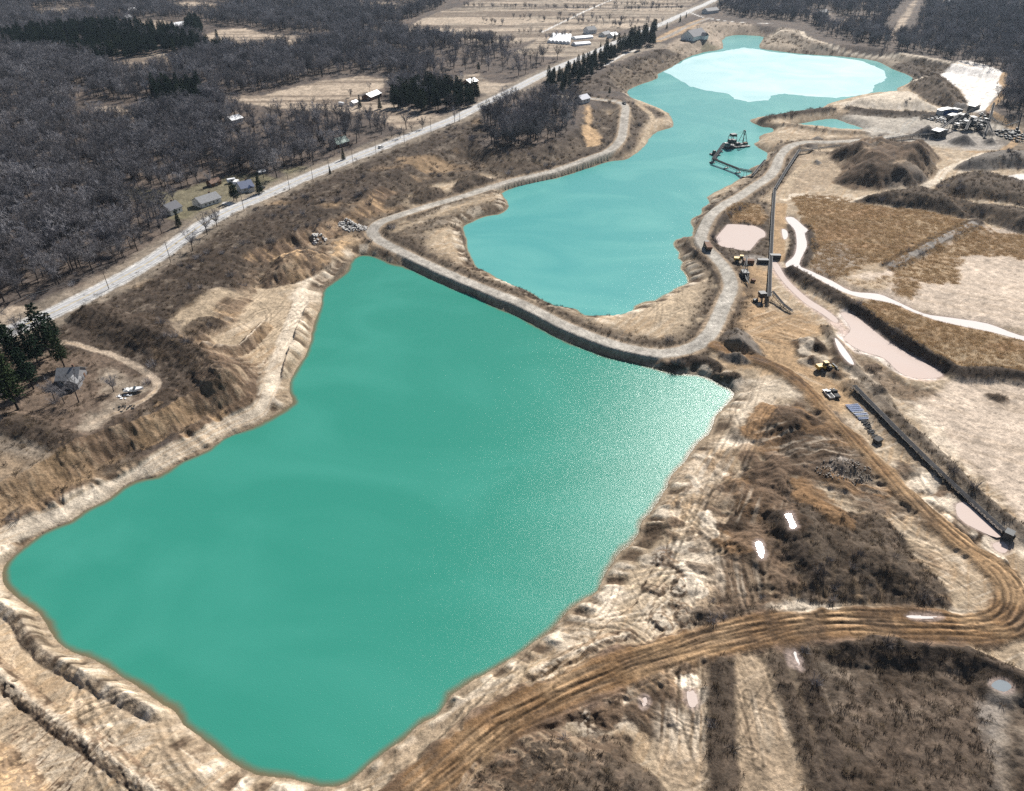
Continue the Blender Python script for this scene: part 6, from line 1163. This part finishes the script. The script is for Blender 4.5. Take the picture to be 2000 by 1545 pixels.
tw.build('tower_frame', 'steel_dark', o); MB().box((tx0, 0, 4.3), (4.4, 4.0, 2.2)).build('screen_box', 'steel_dark', o); MB().box((tx0 + .2, 0, 8.8), (4.0, 3.6, 1.4)).build('hopper', 'steel_dark', o); MB().box((tx0 - 4.5, -1, 2.4), (3.2, 3.4, 2.6)).build('cabin', 'steel_grey', o); MB().box((tx0 - 4.5, -2.75, 2.8), (2.2, .1, .8)).build('window', 'glass', o); MB().box((LD * .08, 0, 2.0), (3.0, 3.0, 1.8)).build('winch_house', 'steel_dark', o)
ga = MB(); gx = LD * .26
for s in (-1, 1):
    ga.beam((gx - 2, s * 2.6, 1), (gx + .6, s * .8, 11.0), .32); ga.beam((gx + 3.2, s * 2.6, 1), (gx + .6, s * .8, 11.0), .32)
    for t in (.25, .5, .75): ga.beam(Vector((gx - 2, s * 2.6, 1)).lerp(Vector((gx + .6, s * .8, 11)), t), Vector((gx + 3.2, s * 2.6, 1)).lerp(Vector((gx + .6, s * .8, 11)), t), .18)
ga.beam((gx + .6, -1.1, 11), (gx + .6, 1.1, 11), .5); ga.build('gantry', 'steel_dark', o)
m = MB()
for s in (-1, 1): m.beam((-2, s * .9, 2.2), (LD * .55, s * .9, -.8), .3, .5); m.tube((gx + .6, s * .4, 11), (LD * .5, s * .6, .2), .06, k=4); m.tube((gx + .6, s * .4, 11), (tx0, s * 1.5, 8), .06, k=4)
m.build('digging_ladder', 'steel_dark', o); MB().box((LD * .42, 0, 1.6), (2.6, 2.4, 1.4)).build('bow_winch', 'rusty', o)
conveyor([tuple(wa(1412, 290, 3.2)), tuple(wa(1391, 318, 2.4))], 'floating conveyor leading from the dredge to its corner pontoon', 1.7, legs=8, pontoons=True, name='floating_conveyor', hood=True)
conveyor([tuple(wa(1391, 319, 2.8)), tuple(wa(1418, 329, 2.4)), tuple(wa(1441, 338, 2.4)), (lambda q: (q[0], q[1], q[2] + 2.6))(at(1470, 344, 3))], 'floating conveyor carrying sand from the corner pontoon to the shore', 1.8, legs=9, pontoons=True, name='floating_conveyor', hood=True)
conveyor(cpts([(1468, 347), (1480, 335), (1492, 324)], [1.2, 2.6, 4.0]), 'short stacking conveyor on the shore by the floating conveyor', 1.2)
x, y, z = at(1391, 321, 0); o = empty('corner_pontoon', (x, y, 0), .3, 'small dark pontoon joining the two floating conveyors', 'pontoon'); MB().box((0, 0, .3), (5, 3.4, 1.1)).build('float', 'steel_dark', o); MB().box((0, 0, 1.9), (2.0, 2.0, 2.2), taper=.8).build('transfer_box', 'steel_dark', o)
m = MB()
for s in (-1, 1): m.beam((-2.3, s * 1.6, .9), (2.3, s * 1.6, .9), .07); m.beam((-2.3, s * 1.6, 1.8), (2.3, s * 1.6, 1.8), .07)
m.build('railing', 'steel_grey', o)
# ------------------------------------------------------------------ processing plant
x, y, z = at(1893, 254, 5); o = empty('processing_plant', (x, y, z), .1, 'tall dark sand processing plant of towers, screens and bins', 'plant'); o.scale = (.7, .7, .55)
for k, (bx, by, w, h) in enumerate([(-7, 0, 6, 12), (2, 3, 7, 16), (11, 1, 5, 11), (6, -6, 5, 8), (-13, 5, 5, 7), (18, 4, 4, 13)]):
    m = MB()
    for sx in (-1, 1):
        for sy in (-1, 1): m.beam((bx + sx * w / 2, by + sy * w / 2, -.3), (bx + sx * w / 2, by + sy * w / 2, h), .45)
    for hz in np.arange(2.5, h + .1, 2.6):
        for s in (-1, 1): m.beam((bx - w / 2, by + s * w / 2, hz), (bx + w / 2, by + s * w / 2, hz), .3); m.beam((bx + s * w / 2, by - w / 2, hz), (bx + s * w / 2, by + w / 2, hz), .3); m.beam((bx - w / 2, by + s * w / 2, hz - 2.5), (bx + w / 2, by + s * w / 2, hz), .22)
    m.build('tower_frame', 'steel_dark', o); MB().box((bx, by, h * .62), (w * .85, w * .85, h * .3)).build('screen_house', 'steel_grey' if k % 2 else 'steel_dark', o); MB().box((bx, by, h * .3), (w * .9, w * .9, h * .2), taper=1.0).build('sand_bin', 'rusty' if k % 3 == 0 else 'steel_dark', o)
    MB().box((bx, by, h + .6), (w * .8, w * 1.05, 1.0)).build('roof_cover', 'steel_grey', o)
for L, h, lab in [([(1835, 251), (1868, 247), (1890, 243)], [2, 5, 12], 'conveyor rising from the left gravel cone to the plant'), ([(1800, 229), (1850, 238), (1885, 241)], [2, 4, 9], 'long thin conveyor reaching the plant from the upper left'), ([(1880, 271), (1886, 258), (1893, 250)], [6.5, 7, 8], 'conveyor dropping sand on the cone in front of the plant'), ([(1933, 272), (1922, 262), (1905, 252)], [5, 6, 8], 'conveyor dropping sand on the right hand cone'), ([(1925, 250), (1940, 256), (1962, 258), (1984, 254)], [9, 7, 5, 7], 'thin conveyor leading right from the plant over the yard road'), ([(1855, 232), (1875, 229), (1890, 227)], [2, 2, 2], 'low conveyor behind the plant'), ([(1925, 262), (1927, 250), (1928, 238)], [1, 7, 13], 'steep stacker standing upright right of the plant')]:
    conveyor(cpts(L, h), lab, 1.5, legs=14)
for k, (px, py, s, mt, lab) in enumerate([(1850, 226, 1.6, 'steel_blue', 'blue machine shed behind the plant'), (1864, 224, 1.3, 'steel_grey', 'grey machine shed behind the plant, right of the blue one'), (1840, 224, 1.2, 'siding', 'pale machine shed behind the plant, leftmost'), (1878, 233, 1.2, 'steel_dark', 'dark storage box between the sheds and the plant'), (1862, 236, 1.4, 'steel_dark', 'long dark scrap box left of the plant'), (1832, 267, 1.5, 'steel_dark', 'dark parked tank in front of the left gravel cone'), (1900, 216, 1.3, 'steel_dark', 'dark box at the foot of the white sand fan')]):
    x, y, z = at(px, py, 5); o = empty('machine_shed', (x, y, z), .1 * k, lab, 'shed'); MB().box((0, 0, 1.5 * s), (7 * s, 4 * s, 3 * s)).build('wall', mt, o); MB().prism([(-3.7 * s, 3 * s), (3.7 * s, 3 * s), (3.7 * s, 3.3 * s), (0, 3.9 * s), (-3.7 * s, 3.3 * s)], -2.2 * s, 2.2 * s).build('roof', 'steel_grey' if mt != 'siding' else 'roof_white', o); MB().box((0, -2.03 * s, 1.1 * s), (2 * s, .1, 2.2 * s)).build('door', 'steel_dark', o)
heap('plant_scrap', (1868, 236), 120, 16, .6, 2.2, 'steel_grey', 'jumble of pipes, plates and scrap left of the plant', 'scrap', 5, .4, (1.4, .7))
heap('plant_scrap', (1985, 268), 110, 16, .6, 2.4, 'steel_dark', 'dark scrap and parts right of the yard road', 'scrap', 5, .5, (.8, 1.2))
x, y, z = at(1984, 262, 5); o = empty('crane', (x, y, z), 1.2, 'dark crane with a slanted boom at the right of the yard road', 'crane'); MB().box((0, 0, 1.8), (5, 3, 2.4)).build('carrier', 'steel_dark', o); MB().box((1.5, 0, 3.6), (1.8, 2, 1.4)).build('cab', 'steel_dark', o); MB().beam((-1, 0, 3), (6, 0, 14), .7).build('boom', 'steel_dark', o); wheels(o, (-1.6, 1.6), 1.4, .6, .5)

# ------------------------------------------------------------------ the air over the pit
m = bpy.data.materials.new('haze'); m.use_nodes = True; n = m.node_tree; n.nodes.clear(); pv = n.nodes.new('ShaderNodeVolumePrincipled'); pv.inputs['Color'].default_value = (.62, .80, 1.0, 1); pv.inputs['Density'].default_value = .00004; pv.inputs['Anisotropy'].default_value = .3
mo = n.nodes.new('ShaderNodeOutputMaterial'); n.links.new(pv.outputs[0], mo.inputs['Volume']); MATS['haze'] = m
tag(MB().box((0, 4600, 70), (15000, 9600, 170)).build('haze', 'haze'), 'thin blue haze in the distance', 'haze', kind='stuff')
